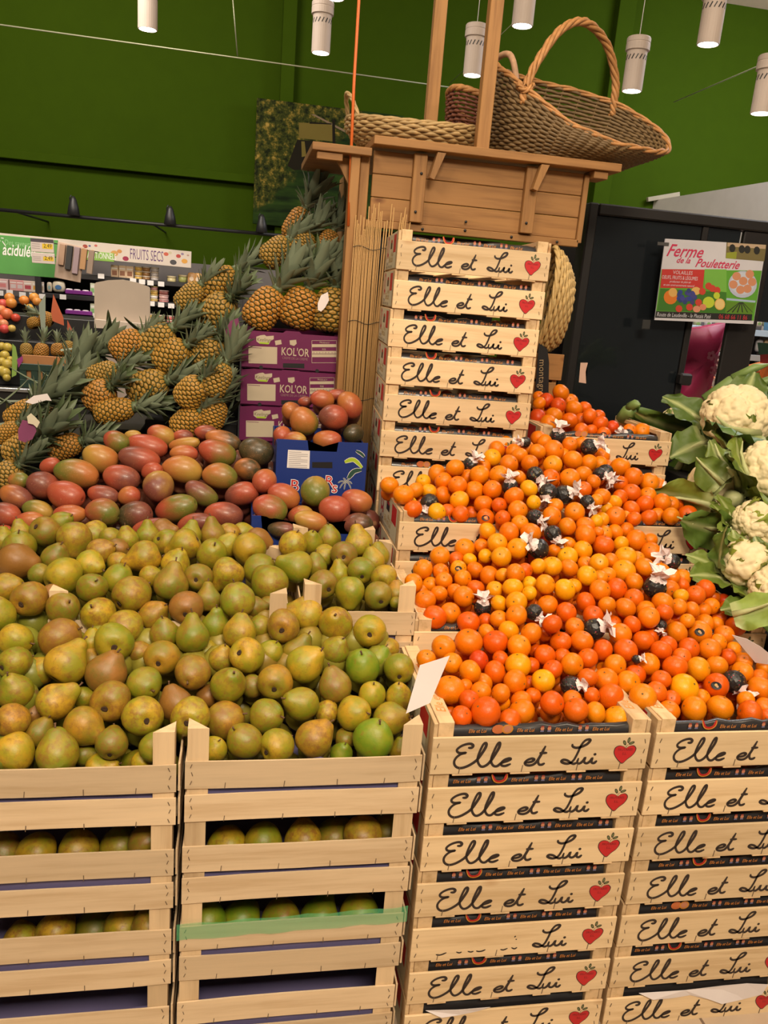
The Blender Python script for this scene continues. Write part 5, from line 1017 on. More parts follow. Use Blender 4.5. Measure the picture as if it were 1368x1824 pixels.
for i, (x, w_, cc, tc_) in enumerate([(3, 22, (.62, .42, .42), pk_), (24, 13, (.60, .3, .28), (.6, .5, .5)), (36, 12, (.62, .28, .28), (.6, .5, .5)), (50, 15, (.66, .5, .44), (.4, .06, .08)), (65, 15, (.66, .56, .46), (.6, .3, .05)), (76, 5, (.6, .5, .44), (.4, .3, .2))]): prod('biscuit_pack', x, 516+x*.08, w_, 19, 'box', cc, '%s biscuit pack below the green acid sign, counted toward the upright' % OR5[i], top=tc_)
prod('cup_noodle', 152, 597, 12, 16, 'tub', (.62, .35, .28), 'salmon pink tub standing in the red tray', 6.55); prod('salt_tub', 164, 592, 12, 14, 'tub', (.66, .62, .6), 'white tub standing behind the red tray', 6.6)
p0, p1 = atY(126, 609, 6.5), atY(170, 600, 6.5); t = thing('red_tray', 'bright red slotted tray below the purple trays', 'tray', (p0[0], 6.5, p0[2])); add('rim', box('rim', 0, .3, 0, .012, .055, .075, .002), t, M_RED); add('rim', box('rim', 0, .3, 0, .012, 0, .02, .002), t, M_RED)
for i in range(6): add('bar', box('bar', .005+.055*i, .02+.055*i, .001, .011, .0205, .0545, .001), t, M_RED)
i = 0
for (x, y) in [(180, 492), (237, 500), (253, 502), (268, 504), (287, 506), (270, 541), (287, 543), (305, 545), (172, 563), (112, 529), (0, 522), (17, 521), (40, 525), (58, 526), (75, 528)]:
    p = atY(x, y, 6.575); w_ = 10*6.6/FPX; o = tagged('price_label', box('price_label', -w_/2, w_/2, 0, .004, -.018, .018, .0008), M_WHITE, 'small white shelf price label, %s along the dried fruit shelf edges' % ORD[i], 'label', tuple(p), None, 'shelf edge price labels'); i += 1
# signs above
def panel(name, px, Y, mat, label, cat, th=.012, hang=False):
    tl, tr_, bl = (Vector(atY(*q, Y)) for q in px); x = (tr_-tl); W_ = x.length; ang = math.atan2(-(x.z), x.x); H_ = (tl-bl).length
    t = thing(name, label, cat, tuple(tl), (0, ang, 0)); add('board', box('board', 0, W_, 0, th, -H_, 0, .002), t, mat)
    for xx in ((W_*.15, W_*.85) if hang else ()): add('hanger_cord', tube('hanger_cord', [(xx, th, -.02), (xx, 7.59-tl.y, .0)], .003, 4), t, M_SHELF)
    return t, W_, H_
t, W_, H_ = panel('shop_sign', [(-40, 411), (341, 448), (-40, 442)], 6.56, flat((.60, .52, .45), .6, name='sign_cream'), 'long cream sign reading FRUITS SECS with painted dried fruit', 'sign'); F = Flat()
u = lambda x: (atY(x, 450, 6.56)[0]-t.location.x); sh = 6.6/FPX
F.text('FRUITS SECS', u(231), -H_*.78, .108, flat((.12, .055, .16), .6), sx=.415); rs = random.Random(9)
for x, y, r, cc in [(152, .3, 4, (.35, .06, .04)), (165, .6, 4.5, (.60, .28, .04)), (188, .7, 4, (.12, .04, .03)), (204, .55, 6, (.52, .28, .08)), (213, .4, 4, (.5, .22, .06)), (224, .8, 5, (.30, .02, .06)), (296, .3, 4, (.5, .10, .06)), (309, .75, 5.5, (.06, .055, .06)), (318, .35, 4, (.42, .05, .04)), (329, .62, 5, (.62, .30, .05)), (303, .2, 3, (.5, .45, .3)), (160, .25, 2, (.1, .1, .25)), (171, .2, 2.5, (.5, .12, .1)), (335, .25, 2, (.4, .25, .2)), (325, .2, 2.5, (.25, .18, .3)), (130, .4, 4, (.5, .12, .06)), (140, .7, 3, (.45, .40, .2))]: F.disc(u(x), -H_*y, r*sh, r*sh*.75, flat(cc, .6), 9)
add('sign_print', F.mesh('sign_print'), t)
t, W_, H_ = panel('shop_sign', [(143, 446), (203, 451), (145, 462)], 6.50, flat((.22, .42, .07), .6, name='lime_sign'), 'small lime green sign with pale capitals under the cream sign', 'sign'); F = Flat(); F.text('TRADITIONNELS', .01, -H_*.74, .062, M_WHITE, sx=.52); add('sign_print', F.mesh('sign_print'), t)
M_SGR = flat((.085, .29, .065), .55, name='sign_green'); t, W_, H_ = panel('shop_sign', [(-60, 413), (103, 428), (-60, 482)], 6.0, M_SGR, 'large green hanging sign with white brush word acidule', 'sign', hang=True); F = Flat(); u = lambda x: (atY(x, 450, 6.0)[0]-t.location.x)
F.text('acidulée', u(4), -H_*.50, .105, M_WHITE, .25, bold=.0015, sx=.60); F.text('Des saveurs', u(8), -H_*.24, .05, flat((.25, .5, .22), .6), .2, sx=.7)
for dx, dy in ((-1, 1), (3, 3), (5, -2)): F.stroke([(u(0+dx), -H_*.12+dy*.004), (u(3+dx*1.6), -H_*.2+dy*.01)], .008, M_WHITE, 2)
add('sign_print', F.mesh('sign_print'), t)
for i, (a_, b_, c_) in enumerate([((54, 424), (95, 427), (55, 448)), ((56, 449), (97, 452), (57, 468))]):
    t, W_, H_ = panel('price_sign', [a_, b_, c_], 5.7, flat((.55, .47, .43), .6), '%s grey price board with yellow patch before the green sign' % ['upper', 'lower'][i], 'price sign', hang=True); F = Flat(); F.rect(W_*.5, -H_*.72, W_*.96, -H_*.34, flat((.62, .42, .02), .6)); F.text('2,49', W_*.56, -H_*.64, .036, M_BLACK, sx=.8)
    if i == 0: F.rect(0, -H_*.26, W_, 0, flat((.05, .04, .05), .6))
    for q in range(3): F.rect(W_*.05, -H_*(.42+.16*q), W_*.4, -H_*(.38+.16*q), flat((.3, .25, .24), .6))
    add('sign_print', F.mesh('sign_print'), t)
t, W_, H_ = panel('bag_dispenser', [(103, 430), (150, 440), (102, 495)], 5.8, flat((.50, .37, .29), .6), 'beige bag dispenser with hanging brown strips beside the green sign', 'dispenser', hang=True); 
for i in range(5): add('bag_strip', box('bag_strip', .02+i*.045, .055+i*.045, -.03-.004*(i % 2), -.001, -H_*(.62+.08*(i % 3)), -.01, .002), t, flat([(.38, .24, .16), (.03, .03, .03), (.30, .22, .24), (.40, .22, .10), (.28, .2, .15)][i], .6))
# blank rounded sign on a stand
ol = [(168+x, y) for x, y in ((0, 506), (3, 503), (25, 499), (50, 498), (75, 503), (97, 511), (99, 514), (99, 576), (0, 570))]; Yb = 4.6
t = thing('blank_sign', 'blank beige rounded board on a stand behind the pineapples', 'sign', tuple(atY(168, 585, Yb))); bo = t.location
add('board', prism('board', [(lambda p: (p[0]-bo.x, p[2]-bo.z))(atY(*q, Yb)) for q in ol], 0, .02), t, flat((.50, .42, .35), .6, name='beige_board'))
add('ledge', prism('ledge', [(lambda p: (p[0]-bo.x, p[2]-bo.z))(atY(*q, Yb-.06)) for q in ((168, 569), (266, 578), (263, 590), (168, 584))], -.06, .02), t, flat((.60, .52, .45), .6)); add('stand', box('stand', .05, .25, .03, .2, -bo.z+.001, -.0, .004), t, flat((.40, .33, .30), .6))
# ================================================================= far produce display
Yd = 4.7; zt_ = atY(80, 694, Yd)[2]; xl, xr = -2.6, atY(165, 690, Yd)[0]
t = thing('produce_stand', 'black produce stand with bright edge behind the pineapples', 'stand', (xl, Yd, 0)); add('cabinet', box('cabinet', 0, xr-xl, 0, .9, 0, zt_-.02, .005), t, M_BLACK); add('riser', box('riser', 0, xr-xl, .24, .42, zt_-.019, zt_+.13, .004), t, M_BLACK); add('riser', box('riser', 0, xr-xl, .43, .56, zt_-.019, zt_+.22, .004), t, M_BLACK); add('riser', box('riser', 0, xr-xl, .561, .9, zt_-.019, zt_+.36, .004), t, M_BLACK); add('edge_strip', box('edge_strip', 0, xr-xl, -.02, .02, zt_-.02, zt_, .003), t, flat((.3, .3, .3), .3, .5))
p = atY(33, 690, Yd); p1 = atY(120, 690, Yd); W_ = p1[0]-p[0]; H_ = (650-690)*-1*(Yd)/FPX
t = thing('green_crate', 'dark green plastic crate with square holes on far stand', 'crate', (p[0], Yd+.03, zt_+.001)); gm = flat((.012, .04, .028), .5, name='green_plastic')
add('front_rail', box('front_rail', 0, W_, 0, .015, 0, H_*.34, .002), t, gm); add('front_rail', box('front_rail', 0, W_, 0, .015, H_*.72, H_, .002), t, gm)
for i in range(5): add('bar', box('bar', W_*.235*i, W_*.235*i+.035, .001, .014, H_*.345, H_*.715, .001), t, gm)
add('back_wall', box('back_wall', 0, W_, .4, .415, 0, H_, .002), t, gm); add('card_inset', box('card_inset', .01, W_-.01, .02, .03, .01, H_*1.35, .002), t, flat((.42, .19, .07), .7), label='brown card lining'); add('base', box('base', .005, W_-.005, .031, .399, .0, .01, .001), t, gm)
rs = random.Random(31); i = 0
for x, y, A, B, an, el in [(47, 623, 12, 10, 95, 0), (74, 625, 14, 12, 80, 0), (104, 623, 12, 12, 95, 0), (122, 618, 11, 10, 85, 0), (60, 575, 10, 11, 110, 0), (83, 568, 13, 12, 150, 10), (127, 640, 10, 9, 80, 0)]:
    p = atY(x, y, Yd+(.12 if y > 600 else .34)); s = A/FPX*((p-CC)@CF); pineapple(tuple(p), axis_quat(camvec(an, el), 0), s, B/A/.7, 1.9, 'small pineapple on the far stand, %s of those above the green crate' % ORD[i], 'pineapples on the far stand', rs, 14); i += 1
RB = lathe('round_fruit', [(math.sin(math.pi*(i+.3)/10.6), -.92*math.cos(math.pi*(i+.3)/10.6)) for i in range(11)], 14, .02); i = 0
for x, y, r, cc, nm in [(17, 530, 9, (.55, .22, .05), 'orange'), (20, 540, 10, (.50, .20, .04), 'orange'), (43, 535, 9, (.58, .20, .04), 'orange'), (61, 530, 9, (.55, .24, .05), 'orange'), (66, 537, 8, (.52, .22, .05), 'orange'), (5, 541, 9, (.50, .08, .07), 'red'), (2, 552, 9, (.52, .2, .08), 'red'), (12, 559, 11, (.52, .14, .06), 'red'), (28, 566, 8, (.45, .05, .03), 'red'), (6, 577, 9, (.5, .2, .1), 'pink'), (8, 586, 9, (.50, .06, .06), 'red'), (21, 585, 7, (.5, .35, .1), 'yellow'), (53, 548, 7, (.58, .30, .04), 'yellow'), (-3, 568, 9, (.5, .09, .05), 'red')]:
    p = atY(x, y, Yd+.45+(590-y)*.003); o = tagged('pomegranate', RB, flat((.5, .5, .5), .4) if False else M_CIT, '%s round fruit, %s in the heap on the far stand' % (nm, ORD[i]), 'fruit', tuple(p), None, 'round fruit on the far stand', r/FPX*((p-CC)@CF)); o.color = (*cc, 1); i += 1
i = 0
for x, y, r in [(3, 617, 8), (13, 619, 9), (8, 633, 9), (3, 644, 8), (13, 649, 10), (2, 660, 9), (9, 664, 10), (12, 673, 7), (18, 640, 6)]:
    p = atY(x, y, Yd+.1+(690-y)*.003); o = tagged('quince', RB, M_PEAR, 'yellow-green round fruit, %s in the heap beside the green crate' % ORD[i], 'fruit', tuple(p), None, 'yellow fruit beside the green crate', r/FPX*((p-CC)@CF)); o.color = (.42, .32, .06, .3); i += 1
card('divider_card', [(22, 612), (28, 618), (32, 640), (29, 668), (21, 672)], Yd+.05, flat((.25, .42, .08), .6), 'green and white card strip beside the green crate', 'card'); card('red_card', [(95, 524), (113, 566), (114, 580), (94, 572), (91, 556)], Yd+.2, flat((.52, .12, .05), .6), 'tall red-orange pointed card above the far pineapples', 'card')
card('red_card', [(120, 570), (132, 594), (120, 588)], Yd+.18, flat((.48, .10, .05), .6), 'small red pointed card before the red tray', 'card'); card('grey_card', [(81, 524), (81, 602), (75, 602), (69, 543)], Yd+.2, flat((.28, .33, .27), .6), 'grey-green pointed card above the far pineapples', 'card'); card('purple_card', [(30, 640), (40, 634), (41, 642), (33, 655)], Yd+.02, flat((.3, .04, .22), .5), 'small purple card at the green crate corner', 'card')
# ================================================================= black cabinet with poster
Yc = 3.6; M_CABG = flat((.010, .013, .016), .18, name='dark_glass', coat=.3); M_CAB = flat((.012, .010, .010), .5, name='cabinet_black')
bx0 = atY(1050, 362, Yc); t = thing('display_cabinet', 'tall black cabinet with dark glass behind the cauliflowers', 'cabinet', (bx0[0], Yc, 0)); cx = lambda px, py: atY(px, py, Yc)[0]-bx0[0]
w1 = cx(1213, 640); w2a, w2b = cx(1289, 600), cx(1343, 610)
add('glass_panel', box('glass_panel', .045, w1, .012, .03, .1, 2.12, .002), t, M_CABG); add('side_frame', box('side_frame', 0, .045, -.01, .09, 0, 2.17, .006), t, M_CAB); add('top_rail', box('top_rail', .046, 1.7, -.01, .09, 2.121, 2.17, .006), t, M_CAB)
add('door_stile', box('door_stile', w1+.0005, w1+.03, .0, .06, .1, 2.12, .004), t, M_CAB); add('door_stile', box('door_stile', w2a+.012, w2b, -.0, .03, 0, 2.12, .005), t, M_CAB); add('handle', box('handle', w1-.012, w1+.05, -.05, -.001, 1.40, 1.455, .008), t, M_CAB)
add('upper_panel', box('upper_panel', w1+.031, w2a-.001, .012, .03, 1.72, 2.12, .002), t, M_CABG); add('upper_panel', box('upper_panel', w2b+.001, 1.7, .012, .03, 1.72, 2.12, .002), t, M_CABG)
add('back_frame', box('back_frame', .05, w1, .5, .52, 0, 2.12, .002), t, M_CAB)
# poster
Yp = 3.52; tl, tr_, bl = (Vector(atY(*q, Yp)) for q in ((1185, 425), (1365, 436), (1166, 570))); x = tr_-tl; ang = math.atan2(-x.z, x.x); W_ = x.length; H_ = (tl-bl).length
M_PW = flat((.56, .55, .60), .5, name='poster_white'); t = thing('farm_poster', 'farm shop poster with fruit, eggs and pink script on black cabinet', 'poster', tuple(tl), (0, ang, 0))
Mi = Matrix.Rotation(ang, 3, 'Y').inverted(); bl2 = Mi @ (bl-tl); sk = bl2.x/bl2.z
po = lambda a, b_: (W_*a+sk*(-H_*b_), -H_*b_)
add('poster_board', prism('poster_board', [po(0, 0), po(1, 0), po(1, 1), po(0, 1)], 0, .005), t, M_PW); F = Flat(); PINK = flat((.52, .03, .09), .5); GR = flat((.10, .32, .03), .5); GR2 = flat((.045, .16, .02), .5); DK = flat((.02, .02, .018), .5)
PL = lambda pts, m_: F.poly([po(*q) for q in pts][::-1], m_)
zq = lambda x_, y_: ((x_-150)/1060*1.0, (y_-90)/840)     # from the enlarged crop
def rel(x_, y_):
    top = 88+(x_-205)*.066; b0 = 930+(x_-90)*.045; v_ = (y_-top)/(b0-top); l = 205-115*v_; r = 1262-135*v_; return ((x_-l)/(r-l), v_)
PQ = lambda pts, m_: PL([rel(*q) for q in pts], m_)
def PD(x_, y_, rx, ry, m_, n=14): PQ([(x_+rx*math.cos(6.2832*i/n), y_+ry*math.sin(6.2832*i/n)) for i in range(n)], m_)
def PT(st, x_, y_, size, m_, sh_=0., sx=1., bold=0.): q = po(*rel(x_, y_)); F.text(st, q[0], q[1], size, m_, sh_, 'LEFT', bold, sx)
PQ([(165, 400), (1215, 420), (1130, 940), (95, 905)], GR); PQ([(150, 600), (840, 640), (830, 860), (115, 830)], GR2); PQ([(610, 400), (840, 405), (840, 640), (610, 600)], flat((.16, .40, .06), .5))
PQ([(840, 700), (1150, 730), (1145, 750), (838, 722)], flat((.35, .45, .6), .5)); PQ([(838, 735), (1145, 757), (1110, 880), (825, 850)], flat((.10, .22, .02), .5))
for i in range(6): PQ([(975+6*i, 745), (985+6*i, 745), (850+55*i, 855), (838+55*i, 850)], DK)
PQ([(105, 835), (1115, 872), (1108, 940), (95, 905)], DK); PQ([(840, 130), (1262, 158), (1240, 325), (830, 290)], flat((.16, .13, .05), .5)); PQ([(850, 132), (1255, 160), (1252, 200), (848, 170)], flat((.45, .33, .22), .5))
for x_, y_ in ((900, 190), (1060, 205), (1160, 215), (1000, 200)): PD(x_, y_, 34, 42, DK, 9)
PQ([(840, 235), (950, 225), (940, 300), (832, 290)], flat((.25, .28, .03), .5))
PQ([(170, 398), (610, 405), (590, 598), (150, 592)], flat((.47, .035, .03), .5)); PT('VOLAILLES', 280, 448, .0225, M_PW, sx=.9); PT('OEUFS, FRUITS & LÉGUMES', 165, 496, .0225, M_PW, sx=.66); PT('producteur de plein air', 245, 535, .014, M_PW, .2, .8); PT('et son environnement naturel', 180, 568, .014, M_PW, .2, .9)
PT('Ferme', 205, 262, .074, PINK, .45, .92, .0008); PT('de la', 310, 332, .036, PINK, .4, 1., .0006); PT('Pouletterie', 505, 374, .052, PINK, .45, .93, .0008)
OR_, BL_, RD_, LM_, EG_ = flat((.62, .17, .02), .5), flat((.03, .05, .16), .5), flat((.50, .05, .03), .5), flat((.45, .55, .04), .5), flat((.55, .24, .13), .5)
PD(255, 690, 70, 75, OR_); PD(280, 640, 45, 48, flat((.62, .36, .10), .5)); PD(520, 625, 48, 42, flat((.62, .38, .12), .5))
rs = random.Random(6)
for i in range(26): PD(340+rs.uniform(0, 175), 610+rs.uniform(0, 140), 24, 25, flat((.03+.02*(i % 2), .05, .16+.05*(i % 3)), .5), 8)
for x_, y_ in ((650, 575), (690, 600), (740, 620), (585, 630), (545, 745), (340, 810), (450, 795)): PD(x_, y_, 36, 38, RD_, 9)
PD(650, 745, 62, 60, LM_); PD(735, 675, 34, 36, LM_); PD(768, 765, 56, 62, flat((.66, .40, .10), .5)); PD(768, 765, 46, 51, flat((.68, .50, .20), .5)); PD(525, 815, 40, 36, flat((.60, .25, .15), .5)); PD(590, 795, 36, 34, flat((.58, .22, .12), .5))
PD(1010, 560, 152, 140, flat((.42, .46, .58), .5), 22); PD(1010, 550, 128, 116, flat((.50, .54, .64), .5), 22)
for x_, y_ in ((945, 475), (1085, 455), (1015, 525), (910, 560), (1110, 535), (985, 615), (1060, 605)): PD(x_, y_, 46, 44, EG_, 12)
PT('Route de Leudeville - le Plessis Paté', 108, 890, .0265, M_PW, .15, .70); PT('06 68 66 11 86', 752, 918, .030, flat((.50, .04, .05), .5), .0, .80)
add('poster_print', F.mesh('poster_print'), t); add('clip', box('clip', -.035, .02, -.004, .0, -.03, -.016, .001), t, flat((.08, .08, .08), .4)); add('clip', box('clip', -.06, -.02, -.004, 0, -H_*1.12, -H_*1.0, .003), t, flat((.04, .04, .04), .4))
# pink bag seen through the door
pts = [(1220, 588), (1260, 583), (1298, 576), (1290, 602), (1281, 628), (1272, 668), (1263, 706), (1245, 718), (1196, 724), (1201, 690), (1206, 663), (1213, 625)]; Yb = 4.05
P = [atY(*q, Yb+.025*math.sin(i*2.2)) for i, q in enumerate(pts)]; c0 = sum(P)/len(P); v = [p-c0 for p in P]; n = len(P); mid = [(q*.5)+np.array([0, -.035-.02*math.sin(i*2.7), 0]) for i, q in enumerate(v)]
vv = v+mid+[np.array([0, -.045, 0])]+[q+np.array([0, .09, 0]) for q in v]; ff = [(i, (i+1) % n, n+(i+1) % n, n+i) for i in range(n)]+[(n+i, n+(i+1) % n, 2*n) for i in range(n)]+[(2*n+1+i, 2*n+1+(i+1) % n, (i+1) % n, i) for i in range(n)]+[tuple(2*n+1+i for i in range(n))[::-1]]
t = thing('shopping_bag', 'crumpled pink bag with pale flower print behind cabinet door', 'bag', tuple(c0)); bm = bmesh.new(); m_ = pyd('bag_body', vv, ff); bm.from_mesh(m_); o = add('bag_body', finish(bm, 'bag_body', True), t, flat((.42, .02, .10), .5, name='pink_bag')); F = Flat(); pf = flat((.55, .16, .26), .5)
q = atY(1255, 642, Yb)-c0
for i in range(3):
    ox, oz = [(0, .03), (.045, .01), (.03, -.045)][i]
    for k in range(5): F.disc(q[0]+ox+.016*math.cos(k*1.257), q[2]+oz+.016*math.sin(k*1.257), .011, .011, pf, 8)
add('flower_print', F.mesh('flower_print'), o, None, (0, -.055, 0))
# cold shelves and carrots behind
Ys = 5.5; x0 = atY(1205, 600, Ys)[0]; t = thing('cooler_shelf', 'chilled shelving with blue lit rails beyond the cabinet door', 'shelves', (x0, Ys, 0)); add('back_panel', box('back_panel', -.1, 1.0, .28, .3, 0, 2.0, .003), t, flat((.10, .10, .11), .5)); M_RAILB = flat((.42, .55, .70), .4, name='blue_lit_rail')  # the blue light on the top rail is put into its base colour
for i, y in enumerate((583, 628, 655)): z = atY(1260, y, Ys)[2]; add('shelf_board', box('shelf_board', -.1, 1.0, .0, .279, z-.02, z, .002), t, M_SHG); add('price_rail', box('price_rail', -.1, 1.0, -.02, -.001, z-.035, z+.008, .002), t, M_RAILB if i == 0 else flat((.42, .42, .42), .5))
i = 0
for y, hh in ((583, 12), (628, 22), (655, 18)):
    for x in (1226, 1243, 1262, 1282, 1300, 1352, 1366):
        cc = [(.55, .50, .42), (.30, .34, .22), (.46, .46, .50), (.50, .34, .20), (.20, .28, .36)][i % 5]; p_ = prod('chilled_pack', x, y-1, 14, hh, 'bag', cc, 'chilled salad pack, %s along the cooler shelves beyond the cabinet' % ORD[i], Ys+.06, grp='packs on the cooler shelves', top=(.2, .32, .1)); i += 1
Yk = 4.9; hb = atY(1290, 720, Yk); t = thing('vegetable_stand', 'black vegetable stand beyond the cabinet door', 'stand', (hb[0]-.5, Yk, 0)); add('cabinet', box('cabinet', 0, 1.05, 0, .55, 0, hb[2]-.03, .005), t, M_BLACK)
CAR = lathe('carrot', [(.004, 0), (.012, .02), (.017, .10), (.019, .16), (.016, .185), (.004, .19)], 9, .05); M_CAR = flat((.66, .17, .03), .5, name='carrot'); rs = random.Random(12)
for i in range(26):
    x, y = rs.uniform(1262, 1318), rs.uniform(655, 712); y = max(y, 640+(1318-x)*.9) if x < 1300 else y; p = atY(x, y, Yk+.05+(715-y)*.003); tagged('carrot', CAR, M_CAR, 'orange carrot, %s in the heap beyond the cabinet door' % ORD[i], 'carrot', tuple(p), axis_quat((rs.uniform(-1, 1), rs.uniform(-.4, .4), rs.uniform(-.3, .5))), 'carrots beyond the cabinet')
for i in range(9):
    p = atY(rs.uniform(1352, 1372), rs.uniform(668, 690), Yk); tagged('carrot', CAR, M_CAR, 'orange carrot, %s in the heap beside the cabinet post' % ORD[i], 'carrot', tuple(p), axis_quat((rs.uniform(-.3, .3), rs.uniform(-.4, .4), 1)), 'carrots beside the cabinet post')
m, nt, b = NT('plastic_film'); b.inputs['Base Color'].default_value = (.85, .72, .68, 1); b.inputs['Roughness'].default_value = .15; b.inputs['Alpha'].default_value = .45; M_FILM = m
for i, (x, y, r) in enumerate([(1293, 655, 24), (1284, 684, 17), (1305, 676, 15)]):
    p = atY(x, y, Yk-.03); bm = bmesh.new(); bmesh.ops.create_icosphere(bm, subdivisions=3, radius=1)
    for v_ in bm.verts: v_.co *= 1+.22*mnoise.noise(v_.co*2.3+Vector((i*3, 0, 0)))
    s = r/FPX*4.9; tagged('carrot_bag', finish(bm, 'carrot_bag'), M_FILM, 'clear plastic bag over the carrots, %s' % ['highest, beneath the poster', 'beside the pink bag', 'lowest, by the cabinet post'][i], 'bag', tuple(p), None, 'plastic carrot bags', (s, s*.6, s*1.1))
card('green_basket', [(1349, 610), (1380, 612), (1380, 630), (1352, 632)], 4.8, flat((.01, .05, .03), .5), 'dark green basket edge beyond the cabinet post', 'basket'); card('red_pack', [(1354, 628), (1380, 630), (1380, 648), (1354, 646)], 4.85, flat((.35, .02, .02), .5), 'red pack beyond the cabinet post', 'pack')
card('blue_screen', [(1362, 566), (1380, 568), (1380, 590), (1360, 588)], 5.0, flat((.10, .30, .60), .4), 'pale blue pack beyond the cabinet post', 'pack')
# ================================================================= cauliflowers
def curd(seed):
    rs = np.random.RandomState(seed); bm = bmesh.new(); bmesh.ops.create_icosphere(bm, subdivisions=6 if seed == 1 else 5, radius=1)
    def sph(n): k = np.arange(n)+.5; ph = np.arccos(1-2*k/n); th = math.pi*(1+5**.5)*k; p = np.stack([np.cos(th)*np.sin(ph), np.sin(th)*np.sin(ph), np.cos(ph)], 1)+rs.normal(0, .055, (n, 3))*(60/n)**.5*1.6; return p/np.linalg.norm(p, axis=1)[:, None]
    V = np.array([tuple(v_.co) for v_ in bm.verts]); r = np.full(len(V), .80)
    for n, w_, am in ((30, .42, .13), (150, .185, .075), (900, .078, .026)):
        d = np.arccos(np.clip(V@sph(n).T, -1, 1)).min(1); r += am*np.sqrt(np.clip(1-(d/w_)**2, 0, 1))
    for v_, k in zip(bm.verts, r): v_.co = v_.co*k; v_.co.z = max(v_.co.z, -.55)*.86
    return finish(bm, 'curd', True)
CURD = [curd(1), curd(2)]; m, nt, b = NT('curd'); v = coords(nt); L(nt, mix(nt, tex(nt, v, 3, 3), (.66, .53, .28), (.80, .69, .44)), b.inputs['Base Color']); b.inputs['Roughness'].default_value = .7; M_CURD = m
def cleaf(seed, ln=1.5, wd=.55, bend=.55):
    rs = random.Random(seed); v, f, col = [], [], []; n, k = 10, 8
    for i in range(n+1):
        t = i/n; w_ = wd*(.22+.78*math.sin(math.pi*min(1, t*.80+.16))**.8)*(1 if t < .9 else .72)
        for j in range(k+1):
            s = 2*j/k-1; z = ln*t*(1-.06*s*s); y = bend*t**2.2*ln*.42-.28*s*s*w_*.9*(1-t*.6)+.11*math.sin(13*t+6*s+seed)*abs(s)**1.3+rs.uniform(-.012, .012)
            v.append((s*w_, y, z)); vein = 1 if abs(s) < .14 else (.55 if abs(((t*5+abs(s)*1.6) % 1)-.5) < .09 else 0); col.append(max(vein, .8*(t < .18)))
    for i in range(n):
        for j in range(k): f.append((i*(k+1)+j, i*(k+1)+j+1, (i+1)*(k+1)+j+1, (i+1)*(k+1)+j))
    me = pyd('leaf', v, f, True); at = me.attributes.new('vein', 'FLOAT', 'POINT'); at.data.foreach_set('value', col); return me
CLIN = [cleaf(i+9, 1.25, .48, -.75) for i in range(3)]
CLEAF = [cleaf(i, rs_, w_) for i, (rs_, w_) in enumerate(((1.5, .55), (1.3, .5), (1.7, .6), (1.2, .62)))]
RIBM = [tube('midrib', [(0, .02, 0), (0, .055+.02, .4), (0, .20, .9), (0, .42, 1.25)], [.11, .085, .05, .02], 7)]
m, nt, b = NT('cauliflower_leaf'); at = N(nt, 'ShaderNodeAttribute', attribute_name='vein'); oi = N(nt, 'ShaderNodeObjectInfo'); v = coords(nt)
c = mix(nt, tex(nt, v, 2.2, 3), mix(nt, 1., oi.outputs['Color'], (.7, .8, .7), 'MULTIPLY'), mix(nt, 1., oi.outputs['Color'], (1.35, 1.2, 1.2), 'MULTIPLY')); c = mix(nt, at.outputs['Fac'], c, (.36, .40, .16)); L(nt, c, b.inputs['Base Color']); b.inputs['Roughness'].default_value = .45; M_CLEAF = m
M_RIB = flat((.42, .44, .20), .5, name='leaf_rib')
def cauliflower(px, py, r, Y, dv, label, nl=10, open_=.5, bright=.5, seed=0, rib=True):
    rs = random.Random(seed+77); p = atY(px, py, Y); s = r/FPX*((p-CC)@CF); t = thing('cauliflower', label, 'cauliflower', tuple(p), axis_quat(dv, rs.uniform(0, 6)), 'cauliflowers', s)
    add('curd', CURD[seed % 2], t, M_CURD)
    for i in range(nl):
        inner = i < nl*.5; n_ = int(nl*.5+.5) if inner else nl-int(nl*.5+.5); a = 2*math.pi*(i/max(1, n_))+rs.uniform(-.25, .25)+(0 if inner else .4)
        op = math.radians((8+18*open_ if inner else 24+58*open_)*rs.uniform(.7, 1.3)); rot = Matrix.Rotation(a, 3, 'Z') @ Matrix.Rotation(-op, 3, 'X'); ps = Matrix.Rotation(a, 3, 'Z') @ Vector((0, .66 if inner else .80, -.66))
        lf = add('leaf', (CLIN[rs.randrange(3)] if inner else CLEAF[rs.randrange(4)]), t, M_CLEAF, tuple(ps), rot.to_quaternion(), rs.uniform(.9, 1.15)*((1.12 if open_ < .4 else .95) if inner else .95)); g = (bright*.85+.25 if inner else bright*.40)*rs.uniform(.6, 1.3)
        lf.color = (.035+.24*g, .085+.25*g, .012+.035*g, 1)
        if rib and not inner: add('midrib', RIBM[0], lf, M_RIB)
    add('stump', lathe('stump', [(.24, -.55), (.26, -.75), (.24, -.98), (.04, -.985)], 12, .05), t, M_RIB)
    return t
cv = lambda a, e: camvec(a, e)
cauliflower(1312, 742, 62, 2.62, cv(100, 52), 'largest cauliflower with cream head, topmost of the pile', 12, .75, .35, 0)
cauliflower(1207, 750, 30, 3.02, cv(85, 20), 'small cauliflower peeping out behind the back clementine crate', 12, .9, .25, 1)
cauliflower(1378, 845, 66, 2.32, cv(60, 35), 'pale cauliflower wrapped in lime leaves below the largest head', 14, .25, 1.0, 2)
cauliflower(1275, 868, 56, 2.36, cv(130, -50), 'cauliflower lying stalk-out between crates and lime-leaved head', 16, .08, 1.15, 3)
cauliflower(1352, 935, 48, 2.12, cv(70, 40), 'yellow-leaved cauliflower in the middle of the pile', 16, .36, 1.2, 4)
cauliflower(1330, 1003, 46, 2.0, cv(95, 45), 'cauliflower with small cream head above the white price card', 14, .38, .9, 5)
cauliflower(1385, 1050, 50, 1.88, cv(120, 40), 'lowest cauliflower beside the white price card', 14, .38, .6, 6)
